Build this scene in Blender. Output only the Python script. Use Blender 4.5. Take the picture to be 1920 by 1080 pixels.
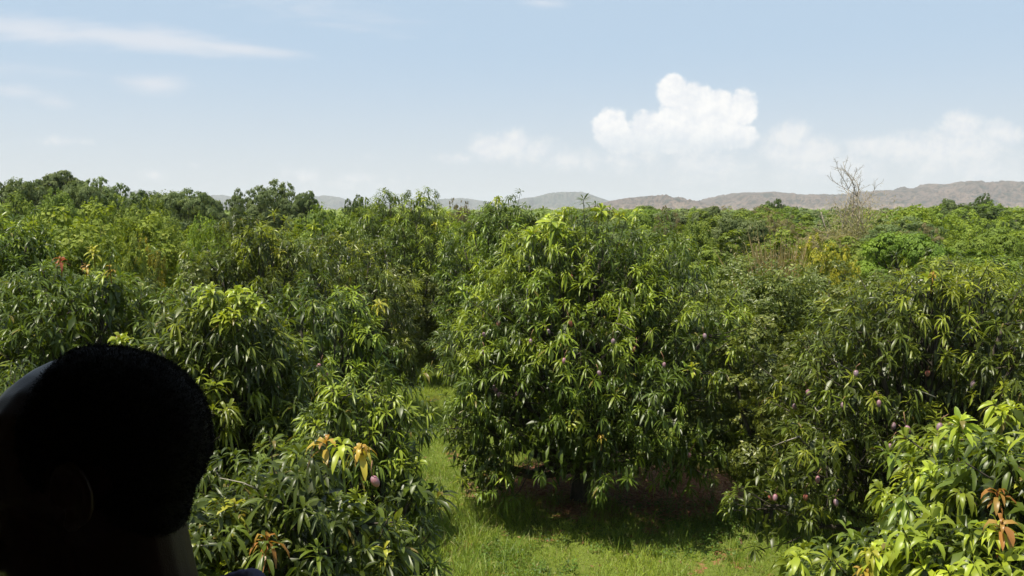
import bpy, bmesh, math, random
import numpy as np
from mathutils import Vector, Matrix
R = math.radians
PI = math.pi
for o in list(bpy.data.objects): bpy.data.objects.remove(o)
scene = bpy.context.scene
COL = scene.collection

# ------------------------------------------------------------------ camera
CAMZ = 6.0
F = 1598.0                      # focal length in pixels of a 1920 px wide frame
PITCH = math.atan(142 / F)      # horizon at y = 398 of 1080
cd = bpy.data.cameras.new('camera'); cam = bpy.data.objects.new('camera', cd); COL.objects.link(cam)
cam.location = (0, 0, CAMZ); cam.rotation_euler = (PI/2 - PITCH, 0, 0)
cd.sensor_width = 36; cd.lens = 36 * F / 1920
cd.clip_start = 0.02; cd.clip_end = 30000
scene.camera = cam

def ray(px, py):                # a direction of the world (not of the lens), y forward
    x = (px - 960) / F; z = -(py - 540) / F
    c, s = math.cos(PITCH), math.sin(PITCH)
    return np.array([x, c + s * z, -s + c * z])
def at(px, py, Y):
    d = ray(px, py); d = d / d[1]
    return np.array([d[0] * Y, Y, CAMZ + d[2] * Y])
def project(V):
    c, s = math.cos(PITCH), math.sin(PITCH)
    y = V[:, 1]; z = V[:, 2] - CAMZ
    dep = y * c - z * s; up = y * s + z * c
    return 960 + F * V[:, 0] / dep, 540 - F * up / dep, dep

# ------------------------------------------------------------------ sun, sky, exposure
SUN_DIR = Vector((-0.54, -0.28, 1.55)).normalized()     # towards the sun
sd = bpy.data.lights.new('sun', 'SUN'); sun = bpy.data.objects.new('sun', sd); COL.objects.link(sun)
sd.energy = 5.0; sd.angle = R(0.5); sd.color = (1.0, 0.93, 0.78)
sun.rotation_euler = SUN_DIR.to_track_quat('Z', 'Y').to_euler(); sun.location = (-30, -20, 60)
scene.view_settings.view_transform = 'Standard'; scene.view_settings.look = 'None'
scene.view_settings.exposure = 0.62; scene.view_settings.gamma = 1; scene.view_settings.use_curve_mapping = False

world = bpy.data.worlds.new('World'); scene.world = world; world.use_nodes = True
class NT:
    """small node helper"""
    def __init__(s, nt): s.nt = nt; s.L = nt.links
    def n(s, t, **kw):
        nd = s.nt.nodes.new(t)
        for k, v in kw.items():
            if k.startswith('_'): setattr(nd, k[1:], v)
            elif k[0] == 'i' and k[1:].isdigit(): s.put(nd.inputs[int(k[1:])], v)
            else: s.put(nd.inputs[k.replace('__', ' ')], v)
        return nd
    def put(s, sock, v):
        if isinstance(v, bpy.types.NodeSocket): s.L.new(v, sock)
        elif isinstance(v, bpy.types.Node): s.L.new(v.outputs[0], sock)
        else: sock.default_value = v
    def m(s, op, a, b=0.0, c=0.0, clamp=False):
        nd = s.nt.nodes.new('ShaderNodeMath'); nd.operation = op; nd.use_clamp = clamp
        s.put(nd.inputs[0], a); s.put(nd.inputs[1], b); s.put(nd.inputs[2], c)
        return nd.outputs[0]
    def vm(s, op, a, b=(0, 0, 0)):
        nd = s.nt.nodes.new('ShaderNodeVectorMath'); nd.operation = op
        s.put(nd.inputs[0], a); s.put(nd.inputs[1], b)
        return nd.outputs['Value'] if op in ('LENGTH', 'DOT_PRODUCT', 'DISTANCE') else nd.outputs[0]
    def mix(s, f, a, b, mode='MIX'):
        nd = s.nt.nodes.new('ShaderNodeMix'); nd.data_type = 'RGBA'; nd.blend_type = mode
        s.put(nd.inputs[0], f); s.put(nd.inputs[6], a); s.put(nd.inputs[7], b)
        return nd.outputs[2]
    def noise(s, vec, scale, detail=4, rough=0.55, out=0, dist=0.0):
        nd = s.n('ShaderNodeTexNoise', Scale=scale, Detail=detail, Roughness=rough, Distortion=dist)
        if vec is not None: s.put(nd.inputs['Vector'], vec)
        return nd.outputs[out]
    def sm(s, v, a, b, lo=0.0, hi=1.0, kind='SMOOTHSTEP'):
        nd = s.nt.nodes.new('ShaderNodeMapRange'); nd.interpolation_type = kind
        s.put(nd.inputs[0], v); s.put(nd.inputs[1], a); s.put(nd.inputs[2], b); s.put(nd.inputs[3], lo); s.put(nd.inputs[4], hi)
        return nd.outputs[0]

def build_world():
    nt = world.node_tree; nt.nodes.clear(); w = NT(nt)
    sky = w.n('ShaderNodeTexSky'); sky.sky_type = 'NISHITA'; sky.sun_disc = False
    sky.sun_elevation = math.asin(SUN_DIR.z); sky.sun_rotation = math.atan2(SUN_DIR.x, SUN_DIR.y)
    sky.altitude = 800; sky.air_density = 1.0; sky.dust_density = 2.6; sky.ozone_density = 1.6
    geo = w.n('ShaderNodeTexCoord')
    sep = w.n('ShaderNodeSeparateXYZ', i0=geo.outputs['Generated'])
    yy = w.m('MAXIMUM', sep.outputs[1], 0.05)
    u = w.m('DIVIDE', sep.outputs[0], yy); v = w.m('DIVIDE', sep.outputs[2], yy)
    uv = w.n('ShaderNodeCombineXYZ', i0=u, i1=v, i2=0.0).outputs[0]
    def field(blobs, acc=None):
        for (px, py, rx, ry, wt) in blobs:
            d = ray(px, py); d = d / d[1]
            p = w.vm('MULTIPLY', w.vm('SUBTRACT', uv, (d[0], d[2], 0)), (F / rx, F / ry, 0))
            h = w.m('MULTIPLY_ADD', w.vm('LENGTH', p), -wt, wt)
            acc = h if acc is None else w.m('MAXIMUM', acc, h)
        return acc
    # towering cumulus, crisp on its upper edge
    n1 = w.noise(uv, 26, 8, 0.62); n2 = w.noise(uv, 90, 5, 0.6)
    big = field([(1262, 172, 42, 42, 1), (1300, 190, 60, 48, 1), (1345, 205, 72, 50, 1), (1392, 200, 40, 44, 1), (1275, 240, 66, 62, 1),
                 (1330, 248, 90, 52, 1), (1215, 244, 52, 46, 1), (1143, 240, 46, 48, 1), (1165, 262, 56, 36, 1), (1390, 258, 50, 30, .8), (1240, 268, 110, 28, .9)])
    bigd = w.m('ADD', big, w.m('MULTIPLY_ADD', n1, 0.75, -0.40)); bigd = w.m('ADD', bigd, w.m('MULTIPLY_ADD', n2, 0.34, -0.17))
    bigd = w.sm(bigd, 0.10, 0.36)
    sof = field([(925, 278, 56, 34, .85), (965, 268, 40, 34, .8), (1000, 285, 70, 34, .5), (1050, 302, 60, 30, .45), (870, 298, 50, 14, .4), (1160, 300, 120, 34, .35),
                 (1480, 252, 58, 34, .75), (1520, 280, 70, 38, .65), (1460, 285, 90, 40, .4), (1630, 270, 60, 28, .55), (1700, 275, 110, 44, .55),
                 (1800, 240, 54, 40, .7), (1790, 275, 130, 46, .62), (1885, 250, 56, 30, .6), (1330, 310, 200, 46, .38), (1850, 320, 260, 50, .34), (1560, 320, 200, 44, .34),
                 (575, 330, 44, 18, .45), (660, 334, 60, 14, .38), (285, 328, 34, 15, .4), (695, 295, 22, 9, .3), (370, 310, 18, 8, .3), (110, 266, 60, 11, .3), (620, 345, 160, 30, .22)])
    sofd = w.m('ADD', sof, w.m('MULTIPLY_ADD', n1, 0.95, -0.5)); sofd = w.m('ADD', sofd, w.m('MULTIPLY_ADD', n2, 0.3, -0.15))
    sofd = w.m('MULTIPLY', w.sm(sofd, -0.06, 0.5), 0.88)
    # thin streaks on the left
    st = w.n('ShaderNodeMapping', i0=uv); st.inputs['Rotation'].default_value = (0, 0, R(7)); st.inputs['Scale'].default_value = (5, 26, 1)
    n3 = w.noise(st.outputs[0], 3.2, 7, 0.62, dist=0.5)
    def streak(blobs, rot):
        acc = None
        for (px, py, rx, ry, wt) in blobs:
            d = ray(px, py); d = d / d[1]
            a = R(rot)
            dv = w.vm('SUBTRACT', uv, (d[0], d[2], 0)); s2 = w.n('ShaderNodeSeparateXYZ', i0=dv)
            X = w.m('ADD', w.m('MULTIPLY', s2.outputs[0], math.cos(a) * F / rx), w.m('MULTIPLY', s2.outputs[1], -math.sin(a) * F / rx))
            Y = w.m('ADD', w.m('MULTIPLY', s2.outputs[0], math.sin(a) * F / ry), w.m('MULTIPLY', s2.outputs[1], math.cos(a) * F / ry))
            h = w.m('MULTIPLY_ADD', w.vm('LENGTH', w.n('ShaderNodeCombineXYZ', i0=X, i1=Y, i2=0.0).outputs[0]), -wt, wt)
            acc = h if acc is None else w.m('MAXIMUM', acc, h)
        return acc
    c1 = streak([(60, 55, 260, 34, .8), (270, 74, 300, 28, .95), (420, 88, 190, 17, .85), (300, 60, 110, 18, .5), (600, 20, 200, 26, .32), (680, 55, 160, 12, .25), (1020, 5, 60, 12, .5)], 6)
    c2 = streak([(285, 156, 92, 26, .75), (30, 172, 90, 16, .55), (105, 192, 48, 16, .55), (20, 130, 240, 14, .25)], 3)
    cir = w.m('MAXIMUM', c1, c2); cir = w.m('ADD', cir, w.m('MULTIPLY_ADD', n3, 0.8, -0.46))
    cir = w.m('MULTIPLY', w.sm(cir, -0.12, 0.75), 0.72)
    # colours: sunlit tops white, hollows slightly blue
    shade = w.m('ADD', w.m('MULTIPLY', n2, 0.5), w.m('MULTIPLY', n1, 0.6))
    off = w.vm('ADD', uv, (-0.010, 0.013, 0))
    n1b = w.noise(off, 26, 8, 0.62); n2b = w.noise(w.vm('ADD', uv, (-0.004, 0.005, 0)), 90, 5, 0.6)
    rel = w.m('ADD', w.m('MULTIPLY', w.m('SUBTRACT', n1, n1b), 1.5), w.m('MULTIPLY', w.m('SUBTRACT', n2, n2b), .8))
    lit = w.sm(w.m('ADD', rel, w.m('MULTIPLY', shade, 0.5)), -0.10, 0.62)
    cc = w.mix(lit, (8.6, 8.85, 9.2, 1), (10.3, 10.2, 10.0, 1)); cs = w.mix(lit, (8.0, 8.3, 8.75, 1), (9.2, 9.2, 9.15, 1))
    d0 = ray(1300, 290); d1 = ray(1300, 235)
    bigd = w.m('MULTIPLY', bigd, w.sm(v, float(d0[2] / d0[1]), float(d1[2] / d1[1]), 0.35, 1.0))
    back = w.mix(0.16, sky, (6.6, 7.2, 7.9, 1))       # thin high veil
    up = w.sm(sep.outputs[2], -0.02, 0.2)
    pale = w.mix(up, (7.9, 8.25, 8.45, 1), (5.2, 6.85, 8.6, 1))
    back = w.mix(0.8, back, pale)
    c = w.mix(cir, back, (8.0, 8.2, 8.7, 1)); c = w.mix(sofd, c, cs); c = w.mix(bigd, c, cc)
    front = w.sm(sep.outputs[1], 0.05, 0.3)
    final = w.mix(front, back, c)
    bg = w.n('ShaderNodeBackground', Color=final, Strength=0.066)
    w.n('ShaderNodeOutputWorld', Surface=bg)
build_world()

# ------------------------------------------------------------------ helpers
def nrm(a): return a / np.maximum(np.linalg.norm(a, axis=-1, keepdims=True), 1e-9)
def tag(o, label=None, cat=None, group=None, kind=None):
    if label: o['label'] = label
    if cat: o['category'] = cat
    if group: o['group'] = group
    if kind: o['kind'] = kind
    return o
def empty(name, loc=(0, 0, 0), rz=0.0):
    o = bpy.data.objects.new(name, None); COL.objects.link(o); o.location = loc; o.rotation_euler = (0, 0, rz)
    o.empty_display_size = 0.3
    return o
def link(name, me, parent=None, loc=None):
    o = bpy.data.objects.new(name, me); COL.objects.link(o)
    if parent is not None: o.parent = parent
    if loc is not None: o.location = loc
    return o
def raw_mesh(name, V, loops, tot, mats, col=None, midx=None, smooth=True):
    me = bpy.data.meshes.new(name)
    me.vertices.add(len(V)); me.vertices.foreach_set('co', np.ascontiguousarray(V, dtype=np.float32).ravel())
    me.loops.add(len(loops)); me.loops.foreach_set('vertex_index', np.ascontiguousarray(loops, dtype=np.int32))
    tot = np.ascontiguousarray(tot, dtype=np.int32); st = np.zeros(len(tot), np.int32); st[1:] = np.cumsum(tot)[:-1]
    me.polygons.add(len(tot)); me.polygons.foreach_set('loop_start', st); me.polygons.foreach_set('loop_total', tot)
    me.polygons.foreach_set('use_smooth', np.full(len(tot), smooth, bool))
    if midx is not None: me.polygons.foreach_set('material_index', np.ascontiguousarray(midx, dtype=np.int32))
    for m in (mats if isinstance(mats, (list, tuple)) else [mats]): me.materials.append(m)
    me.update(calc_edges=True)
    if col is not None:
        a = me.color_attributes.new('tone', 'FLOAT_COLOR', 'POINT')
        c4 = np.ones((len(V), 4), np.float32); c4[:, :3] = col
        a.data.foreach_set('color', c4.ravel())
    return me
class Geo:
    """collects patches: vertices, polygons, colours"""
    def __init__(s): s.V = []; s.Lp = []; s.T = []; s.C = []; s.M = []; s.n = 0
    def add(s, V, loops, tot, col=(1, 1, 1), m=0):
        V = np.asarray(V, np.float32); s.V.append(V); s.Lp.append(np.asarray(loops, np.int64).ravel() + s.n); s.T.append(np.asarray(tot).ravel())
        c = np.asarray(col, np.float32); s.C.append(np.broadcast_to(c, (len(V), 3)) if c.ndim == 1 else c)
        s.M.append(np.full(len(s.T[-1]), m)); s.n += len(V)
    def mesh(s, name, mats, smooth=True):
        return raw_mesh(name, np.concatenate(s.V), np.concatenate(s.Lp), np.concatenate(s.T), mats, np.concatenate(s.C), np.concatenate(s.M), smooth)
    def tube(s, P, rad, sides=7, col=(1, 1, 1), cap=True):
        P = np.asarray(P, float); n = len(P); rad = np.broadcast_to(np.asarray(rad, float), (n,))
        T = np.gradient(P, axis=0); T = nrm(T)
        ref = np.array([0.31, 0.87, 0.2]) if abs(T[0][2]) > .8 else np.array([0, 0, 1.0])
        A = nrm(np.cross(T, ref)); B = np.cross(T, A)
        a = np.linspace(0, 2 * PI, sides, endpoint=False)
        V = P[:, None] + rad[:, None, None] * (np.cos(a)[None, :, None] * A[:, None] + np.sin(a)[None, :, None] * B[:, None])
        i = np.arange(n - 1)[:, None]; j = np.arange(sides)[None]; k = (j + 1) % sides
        q = np.stack([i * sides + j, i * sides + k, (i + 1) * sides + k, (i + 1) * sides + j], -1).reshape(-1)
        tot = [4] * ((n - 1) * sides)
        if cap: q = np.concatenate([q, np.arange(sides)[::-1], (n - 1) * sides + np.arange(sides)]); tot = tot + [sides, sides]
        s.add(V.reshape(-1, 3), q, tot, col)
    def box(s, lo, hi, col=(1, 1, 1)):
        x0, y0, z0 = lo; x1, y1, z1 = hi
        V = [(x0,y0,z0),(x1,y0,z0),(x1,y1,z0),(x0,y1,z0),(x0,y0,z1),(x1,y0,z1),(x1,y1,z1),(x0,y1,z1)]
        q = [0,3,2,1, 4,5,6,7, 0,1,5,4, 1,2,6,5, 2,3,7,6, 3,0,4,7]
        s.add(V, q, [4] * 6, col)
def vnoise(x, y, seed=0):       # value noise, vectorised
    xi = np.floor(x).astype(np.int64); yi = np.floor(y).astype(np.int64); fx = x - xi; fy = y - yi
    fx = fx * fx * (3 - 2 * fx); fy = fy * fy * (3 - 2 * fy)
    def h(a, b):
        k = (a * 374761393 + b * 668265263 + seed * 974711) & 0xffffffff
        k = ((k ^ (k >> 13)) * 1274126177) & 0xffffffff
        return ((k ^ (k >> 16)) & 0xffff) / 65535.0
    return (h(xi, yi) * (1 - fx) + h(xi + 1, yi) * fx) * (1 - fy) + (h(xi, yi + 1) * (1 - fx) + h(xi + 1, yi + 1) * fx) * fy
def fbm(x, y, o=5, seed=0, g=.5):
    a = 1; s = 0; t = 0
    for k in range(o): s = s + a * vnoise(x * 2 ** k, y * 2 ** k, seed + k); t += a; a *= g
    return s / t

# ------------------------------------------------------------------ materials
def mat(name):
    m = bpy.data.materials.new(name); m.use_nodes = True; m.node_tree.nodes.clear(); return m, NT(m.node_tree)
def leaf_material(name, rough=.4, trans=.3, spec=.5, tmul=1.6):
    m, w = mat(name)
    at_ = w.n('ShaderNodeAttribute', _attribute_name='tone')
    oi = w.n('ShaderNodeObjectInfo')
    hsv = w.n('ShaderNodeHueSaturation', Color=at_.outputs['Color'])
    w.put(hsv.inputs['Hue'], w.m('MULTIPLY_ADD', oi.outputs['Random'], 0.02, 0.49))
    w.put(hsv.inputs['Value'], w.m('MULTIPLY_ADD', oi.outputs['Random'], 0.24, 0.88))
    geo = w.n('ShaderNodeNewGeometry')
    under = w.mix(w.m('MULTIPLY', geo.outputs['Backfacing'], 0.35), hsv.outputs[0], (0.13, 0.17, 0.07, 1))
    b = w.n('ShaderNodeBsdfPrincipled', Base__Color=under, Roughness=rough)
    b.inputs['Specular IOR Level'].default_value = spec
    tcol = w.mix(1.0, hsv.outputs[0], (tmul * 1.15, tmul * 1.1, tmul * .5, 1), 'MULTIPLY')
    t = w.n('ShaderNodeBsdfTranslucent', Color=tcol)
    mx = w.n('ShaderNodeMixShader', i0=trans, i1=b, i2=t)
    w.n('ShaderNodeOutputMaterial', Surface=mx)
    return m
M_LEAF = leaf_material('mango_leaf', .38, .30, .36)
M_SMALL = leaf_material('small_leaf', .42, .26, .45)
M_FAR = leaf_material('far_leaf', .6, .3, .25)
M_GRASS = leaf_material('grass_blade', .5, .35, .35)
def bark_material(name, c0, c1, sc=14):
    m, w = mat(name); tc = w.n('ShaderNodeTexCoord').outputs['Object']
    mp = w.n('ShaderNodeMapping', i0=tc); mp.inputs['Scale'].default_value = (1, 1, .35)
    n = w.noise(mp.outputs[0], sc, 6, .65)
    c = w.mix(w.sm(n, .35, .65), c0 + (1,), c1 + (1,))
    bp = w.n('ShaderNodeBump', Strength=.6, Distance=.02, Height=n)
    b = w.n('ShaderNodeBsdfPrincipled', Base__Color=c, Roughness=.85, Normal=bp)
    w.n('ShaderNodeOutputMaterial', Surface=b); return m
M_BARK = bark_material('bark', (.022, .018, .012), (.065, .05, .034))
M_TWIG = bark_material('pale_twig', (.20, .175, .14), (.34, .30, .24), 30)
M_STALK = bark_material('fruit_stalk', (.22, .09, .06), (.32, .2, .1), 30)
def simple(name, c, rough=.6, spec=.5, noise=None):
    m, w = mat(name)
    if noise:
        tc = w.n('ShaderNodeTexCoord').outputs['Object']
        col = w.mix(w.sm(w.noise(tc, noise[0], 5, .6), .3, .7), c + (1,), noise[1] + (1,))
    else: col = c + (1,)
    b = w.n('ShaderNodeBsdfPrincipled', Base__Color=col, Roughness=rough); b.inputs['Specular IOR Level'].default_value = spec
    w.n('ShaderNodeOutputMaterial', Surface=b); return m
M_FRUIT = simple('mango_skin', (.42, .13, .16), .45, .4, (22, (.38, .24, .27)))
M_WOOD = simple('weathered_timber', (.24, .17, .12), .8, .3, (9, (.34, .25, .18)))
M_TIN = simple('roof_sheet', (.2, .18, .16), .7, .3, (5, (.28, .24, .2)))

# ------------------------------------------------------------------ leaves
STN = {4: (np.array([0, .3, .7, 1.0]), np.array([0, .92, .85, 0])),
       5: (np.array([0, .2, .5, .8, 1.0]), np.array([0, .75, 1, .66, 0])),
       3: (np.array([0, .48, 1.0]), np.array([0, 1.0, 0]))}
def add_leaves(g, base, d, L, W, droop, col, rng, st=4, fold=.28, m=0, wave=0.0):
    """strap leaves: folded along the midrib, bending down under their own weight"""
    n = len(base); ts, ws = STN[st]; S = len(ts)
    up = np.array([0, 0, 1.0]) + rng.normal(0, .35, (n, 3))
    side = nrm(np.cross(d, up)); L = L[:, None]; W = W[:, None]; dr = droop[:, None]
    Z = np.array([0, 0, 1.0])
    def c(t):
        k = dr * t
        return base + L * (d * (t * (1 - .32 * np.minimum(k, 1.4))) - Z * (.62 * k * t))
    V = [c(0.0)]
    for i in range(1, S - 1):
        t = ts[i]; cc = c(t); tan = nrm(c(t + .02) - c(t - .02)); nn = np.cross(side, tan); nn *= np.sign((nn[:, 2:3] + 1e-6))
        w_ = W * ws[i] * .5
        wv = rng.normal(0, wave, (n, 1)) * W if wave else 0
        V += [cc + side * w_ + nn * (w_ * fold + wv), cc, cc - side * w_ + nn * (w_ * fold - wv)]
    V.append(c(1.0))
    nv = len(V); V = np.stack(V, 1)          # n, nv, 3
    lp = [0, 1, 2, 0, 2, 3]; tot = [3, 3]
    for i in range(S - 3):
        a = 1 + 3 * i; b = a + 3
        lp += [a, b, b + 1, a + 1, a + 1, b + 1, b + 2, a + 2]; tot += [4, 4]
    a = 1 + 3 * (S - 3); e = nv - 1
    lp += [a, e, a + 1, a + 1, e, a + 2]; tot += [3, 3]
    LP = (np.arange(n)[:, None] * nv + np.array(lp)[None]).ravel(); TT = np.tile(tot, n)
    CC = np.repeat(col, nv, axis=0)
    g.add(V.reshape(-1, 3), LP, TT, CC, m)
def perp(A, rng):
    r = nrm(np.cross(A, nrm(rng.normal(size=A.shape)))); return r
def add_rosettes(g, P, A, rng, nl=13, L=(.17, .27), W=.2, droop=(.45, 1.1), col=None, st=4, spread=(.7, 1.75), m=0, fold=.28, col2=None):
    """whorls of leaves at shoot tips"""
    n = len(P); A = nrm(A); X = perp(A, rng); Y = np.cross(A, X)
    k = np.arange(nl)[None]; phi = k * 2.39996 + rng.uniform(0, 6.28, (n, 1)) + rng.normal(0, .2, (n, nl))
    f = (k + .5) / nl
    th = spread[0] + (spread[1] - spread[0]) * f + rng.normal(0, .13, (n, nl))
    D = A[:, None] * np.cos(th)[..., None] + (X[:, None] * np.cos(phi)[..., None] + Y[:, None] * np.sin(phi)[..., None]) * np.sin(th)[..., None]
    B = P[:, None] - A[:, None] * (f[..., None] * .11)
    LL = rng.uniform(L[0], L[1], (n, nl)) * (.72 + .38 * np.sin(f * PI)) * rng.uniform(.85, 1.12, (n, 1))
    C = np.repeat(col[:, None], nl, 1) * rng.uniform(.78, 1.25, (n, nl, 1))
    if col2 is not None: u_ = rng.random((n, nl, 1)) ** 1.6; C = C * (1 - u_) + np.asarray(col2) * u_
    # odd old leaf browned
    old = rng.random((n, nl)) < .012
    C[old] = np.array([.16, .13, .03])
    kp = (rng.random((n, nl)) > rng.uniform(0, .42, (n, 1))).ravel(); nk = int(kp.sum())
    WW = LL * W * rng.uniform(.75, 1.3, (n, nl)); dr = rng.uniform(droop[0], droop[1], (n, 1)) * rng.uniform(.7, 1.3, (n, nl))
    add_leaves(g, B.reshape(-1, 3)[kp], D.reshape(-1, 3)[kp], LL.ravel()[kp], WW.ravel()[kp], dr.ravel()[kp], C.reshape(-1, 3)[kp], rng, st, fold, m)

G_DARK = np.array([.048, .070, .009]); G_MID = np.array([.118, .165, .016]); G_LIGHT = np.array([.25, .29, .022]); G_YEL = np.array([.36, .38, .03])
def tones(n, rng, young=.10, base=G_DARK, mid=G_MID, light=G_LIGHT):
    t = rng.random((n, 1)) ** 1.5
    c = base * (1 - t) + mid * t
    y = rng.random(n) < young
    k = rng.random((n, 1)) * .9
    c = np.where(y[:, None], c * (1 - k) + light * k, c)
    return c
def lump_set(rng, Rad, z0, H, n, skirt=0, taper=0.0):
    """boughs: overlapping mounds that make up the crown's uneven outline"""
    zc = (z0 + H) / 2; hz = (H - z0) / 2
    out = []
    ga = rng.uniform(0, 6)
    for i in range(n):
        f = (i + .5) / n
        z = 1 - 1.75 * f; r = math.sqrt(max(0, 1 - z * z)) ** .8 * (1 - taper * max(0, z + .1)); a = ga + i * 2.39996 + rng.normal(0, .25)
        lr = Rad * rng.uniform(.25, .41) * (1.0 - .15 * abs(z))
        rr = (Rad - lr * .9) * r * rng.uniform(.88, 1.08)
        wz = (hz - lr * .55) * z * rng.uniform(.93, 1.05)
        out.append((rr * math.cos(a), rr * math.sin(a), zc + wz, lr))
    for i in range(skirt):            # boughs hanging low all round
        a = ga + i * 6.2832 / skirt + rng.normal(0, .15); lr = Rad * rng.uniform(.26, .33)
        out.append(((Rad - lr) * math.cos(a), (Rad - lr) * math.sin(a), z0 + lr * rng.uniform(.75, 1.5), lr))
    for i in range(int(n * .5)):      # the inner bulk
        a = rng.uniform(0, 6.28); r = Rad * .42 * math.sqrt(rng.random()); z = rng.uniform(-.7, .55)
        out.append((r * math.cos(a), r * math.sin(a), zc + hz * z, Rad * rng.uniform(.3, .42)))
    return np.array(out)
def shell_points(lumps, rng, spacing, stretch=.9, keep_low=.55, inside=.88):
    Ps, Ns, Own = [], [], []
    for i, (x, y, z, r) in enumerate(lumps):
        n = max(6, int(4 * PI * r * r / spacing ** 2))
        k = np.arange(n) + .5; ph = np.arccos(1 - 2 * k / n); th = PI * (1 + 5 ** .5) * k + rng.uniform(0, 6)
        N = np.stack([np.cos(th) * np.sin(ph), np.sin(th) * np.sin(ph), np.cos(ph)], 1); N = nrm(N + rng.normal(0, .16, N.shape))
        P = np.array([x, y, z]) + N * np.array([1, 1, stretch]) * r * rng.uniform(.86, 1.12, (n, 1))
        ok = (N[:, 2] > -.35) | (rng.random(n) < keep_low)
        for j, (a, b, c, q) in enumerate(lumps):
            if j == i: continue
            dd = (P - np.array([a, b, c])) / np.array([1, 1, stretch])
            ok &= (np.linalg.norm(dd, axis=1) > q * inside)
        Ps.append(P[ok]); Ns.append(N[ok]); Own.append(np.full(ok.sum(), i))
    return np.concatenate(Ps), np.concatenate(Ns), np.concatenate(Own)
def trunk_mesh(lumps, rng, P, own, tr=.16, zfork=1.0, twigs=60, lean=(0, 0), nl=None):
    g = Geo()
    z = np.linspace(-.1, zfork, 5); wob = rng.normal(0, .03, (5, 2)); wob[0] = 0
    fk = np.array([wob[-1][0] + lean[0], wob[-1][1] + lean[1], zfork])
    g.tube(np.stack([wob[:, 0] + lean[0] * z / zfork, wob[:, 1] + lean[1] * z / zfork, z], 1), tr * np.array([1.45, 1.08, 1, .95, .85]), 10)
    idx = range(len(lumps)) if nl is None else range(min(nl, len(lumps)))
    for i in idx:
        c = lumps[i][:3]; r = lumps[i][3]
        e = c.copy(); mid = fk * .5 + e * .5 + np.array([0, 0, -.12 * np.linalg.norm(e - fk)]) + rng.normal(0, .1, 3)
        t = np.linspace(0, 1, 7)[:, None]
        pts = fk * (1 - t) ** 2 + 2 * mid * t * (1 - t) + e * t ** 2
        pts[1:-1] += rng.normal(0, .035, (5, 3))
        g.tube(pts, np.linspace(tr * .5, .022, 7), 6)
        w = np.where(own == i)[0]
        if twigs and len(w):
            for q in rng.choice(w, min(len(w), twigs), replace=False):
                a = pts[rng.integers(4, 7)]; b = P[q]; mm = (a + b) / 2 + rng.normal(0, .04, 3) - np.array([0, 0, .05])
                g.tube(np.array([a, mm, b]), [.014, .009, .006], 4, cap=False)
    return g.mesh('trunk', M_BARK)
TREES = {}
def mango_geo(seed, Rad, H, z0, nl=18, spacing=.25, st=4, L=(.17, .27), young=.10, lumps=18, W=.14, bright=1.0, inner=.55, droop=(.35, 1.1), tr=.16, twigs=22, extra=None, keep=.55, gap=0.0, skirt=9, taper=.15):
    H = H - .14
    rng = np.random.default_rng(seed)
    lp = lump_set(rng, Rad, z0, H, int(lumps * 1.45), skirt, taper)
    lp[:, 3] *= .84
    if extra is not None: lp = np.concatenate([lp, np.array(extra)])
    P, N, own = shell_points(lp, rng, spacing, keep_low=keep)
    A = N * .85 + np.array([0, 0, .55]) + rng.normal(0, .22, N.shape)
    # shoots stand in groups with hollows between them, more so low down
    hh = np.clip((P[:, 2] - z0) / (H - z0), 0, 1)
    nz = fbm(P[:, 0] * 1.7 + 31 + seed, P[:, 2] * 1.9 + P[:, 1] * 1.3 + 17, 3, seed)
    ok = nz > (.525 - .16 * hh - gap)
    P, N, own, A = P[ok], N[ok], own[ok], A[ok]
    P = P + nrm(A) * rng.exponential(.10, (len(P), 1))
    # each bough has its own share of young growth
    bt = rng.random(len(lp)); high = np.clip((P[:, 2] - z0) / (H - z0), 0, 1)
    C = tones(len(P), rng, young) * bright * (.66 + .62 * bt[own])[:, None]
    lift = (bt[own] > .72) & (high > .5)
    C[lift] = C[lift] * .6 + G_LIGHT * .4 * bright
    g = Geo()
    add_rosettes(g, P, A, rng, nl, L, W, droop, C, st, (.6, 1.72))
    # leaves inside the crown, shade painted into their darker colour: a loose inner layer, then the dense heart of each bough
    k = int(len(P) * 1.5); w = rng.integers(0, len(lp), k * 3); dn = nrm(rng.normal(size=(k * 3, 3)))
    Pd = lp[w, :3] + dn * (lp[w, 3] * rng.uniform(.45, .8, k * 3))[:, None]
    Pd = Pd[Pd[:, 2] > z0 + .05]; kk = len(Pd)
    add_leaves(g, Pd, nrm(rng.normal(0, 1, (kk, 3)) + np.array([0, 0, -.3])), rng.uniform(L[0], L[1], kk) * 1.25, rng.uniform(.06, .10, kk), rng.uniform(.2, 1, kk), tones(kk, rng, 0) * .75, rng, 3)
    k = int(len(P) * inner); q = rng.integers(0, len(P), k)
    Pi = P[q] - N[q] * rng.uniform(.2, .5, (k, 1)) * Rad * .4 + rng.normal(0, .1, (k, 3))
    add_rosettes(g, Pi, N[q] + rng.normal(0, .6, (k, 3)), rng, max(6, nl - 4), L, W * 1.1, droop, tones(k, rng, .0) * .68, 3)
    zf = max(.7, z0 * .95)
    return g, lp, P, own, rng, zf
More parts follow.
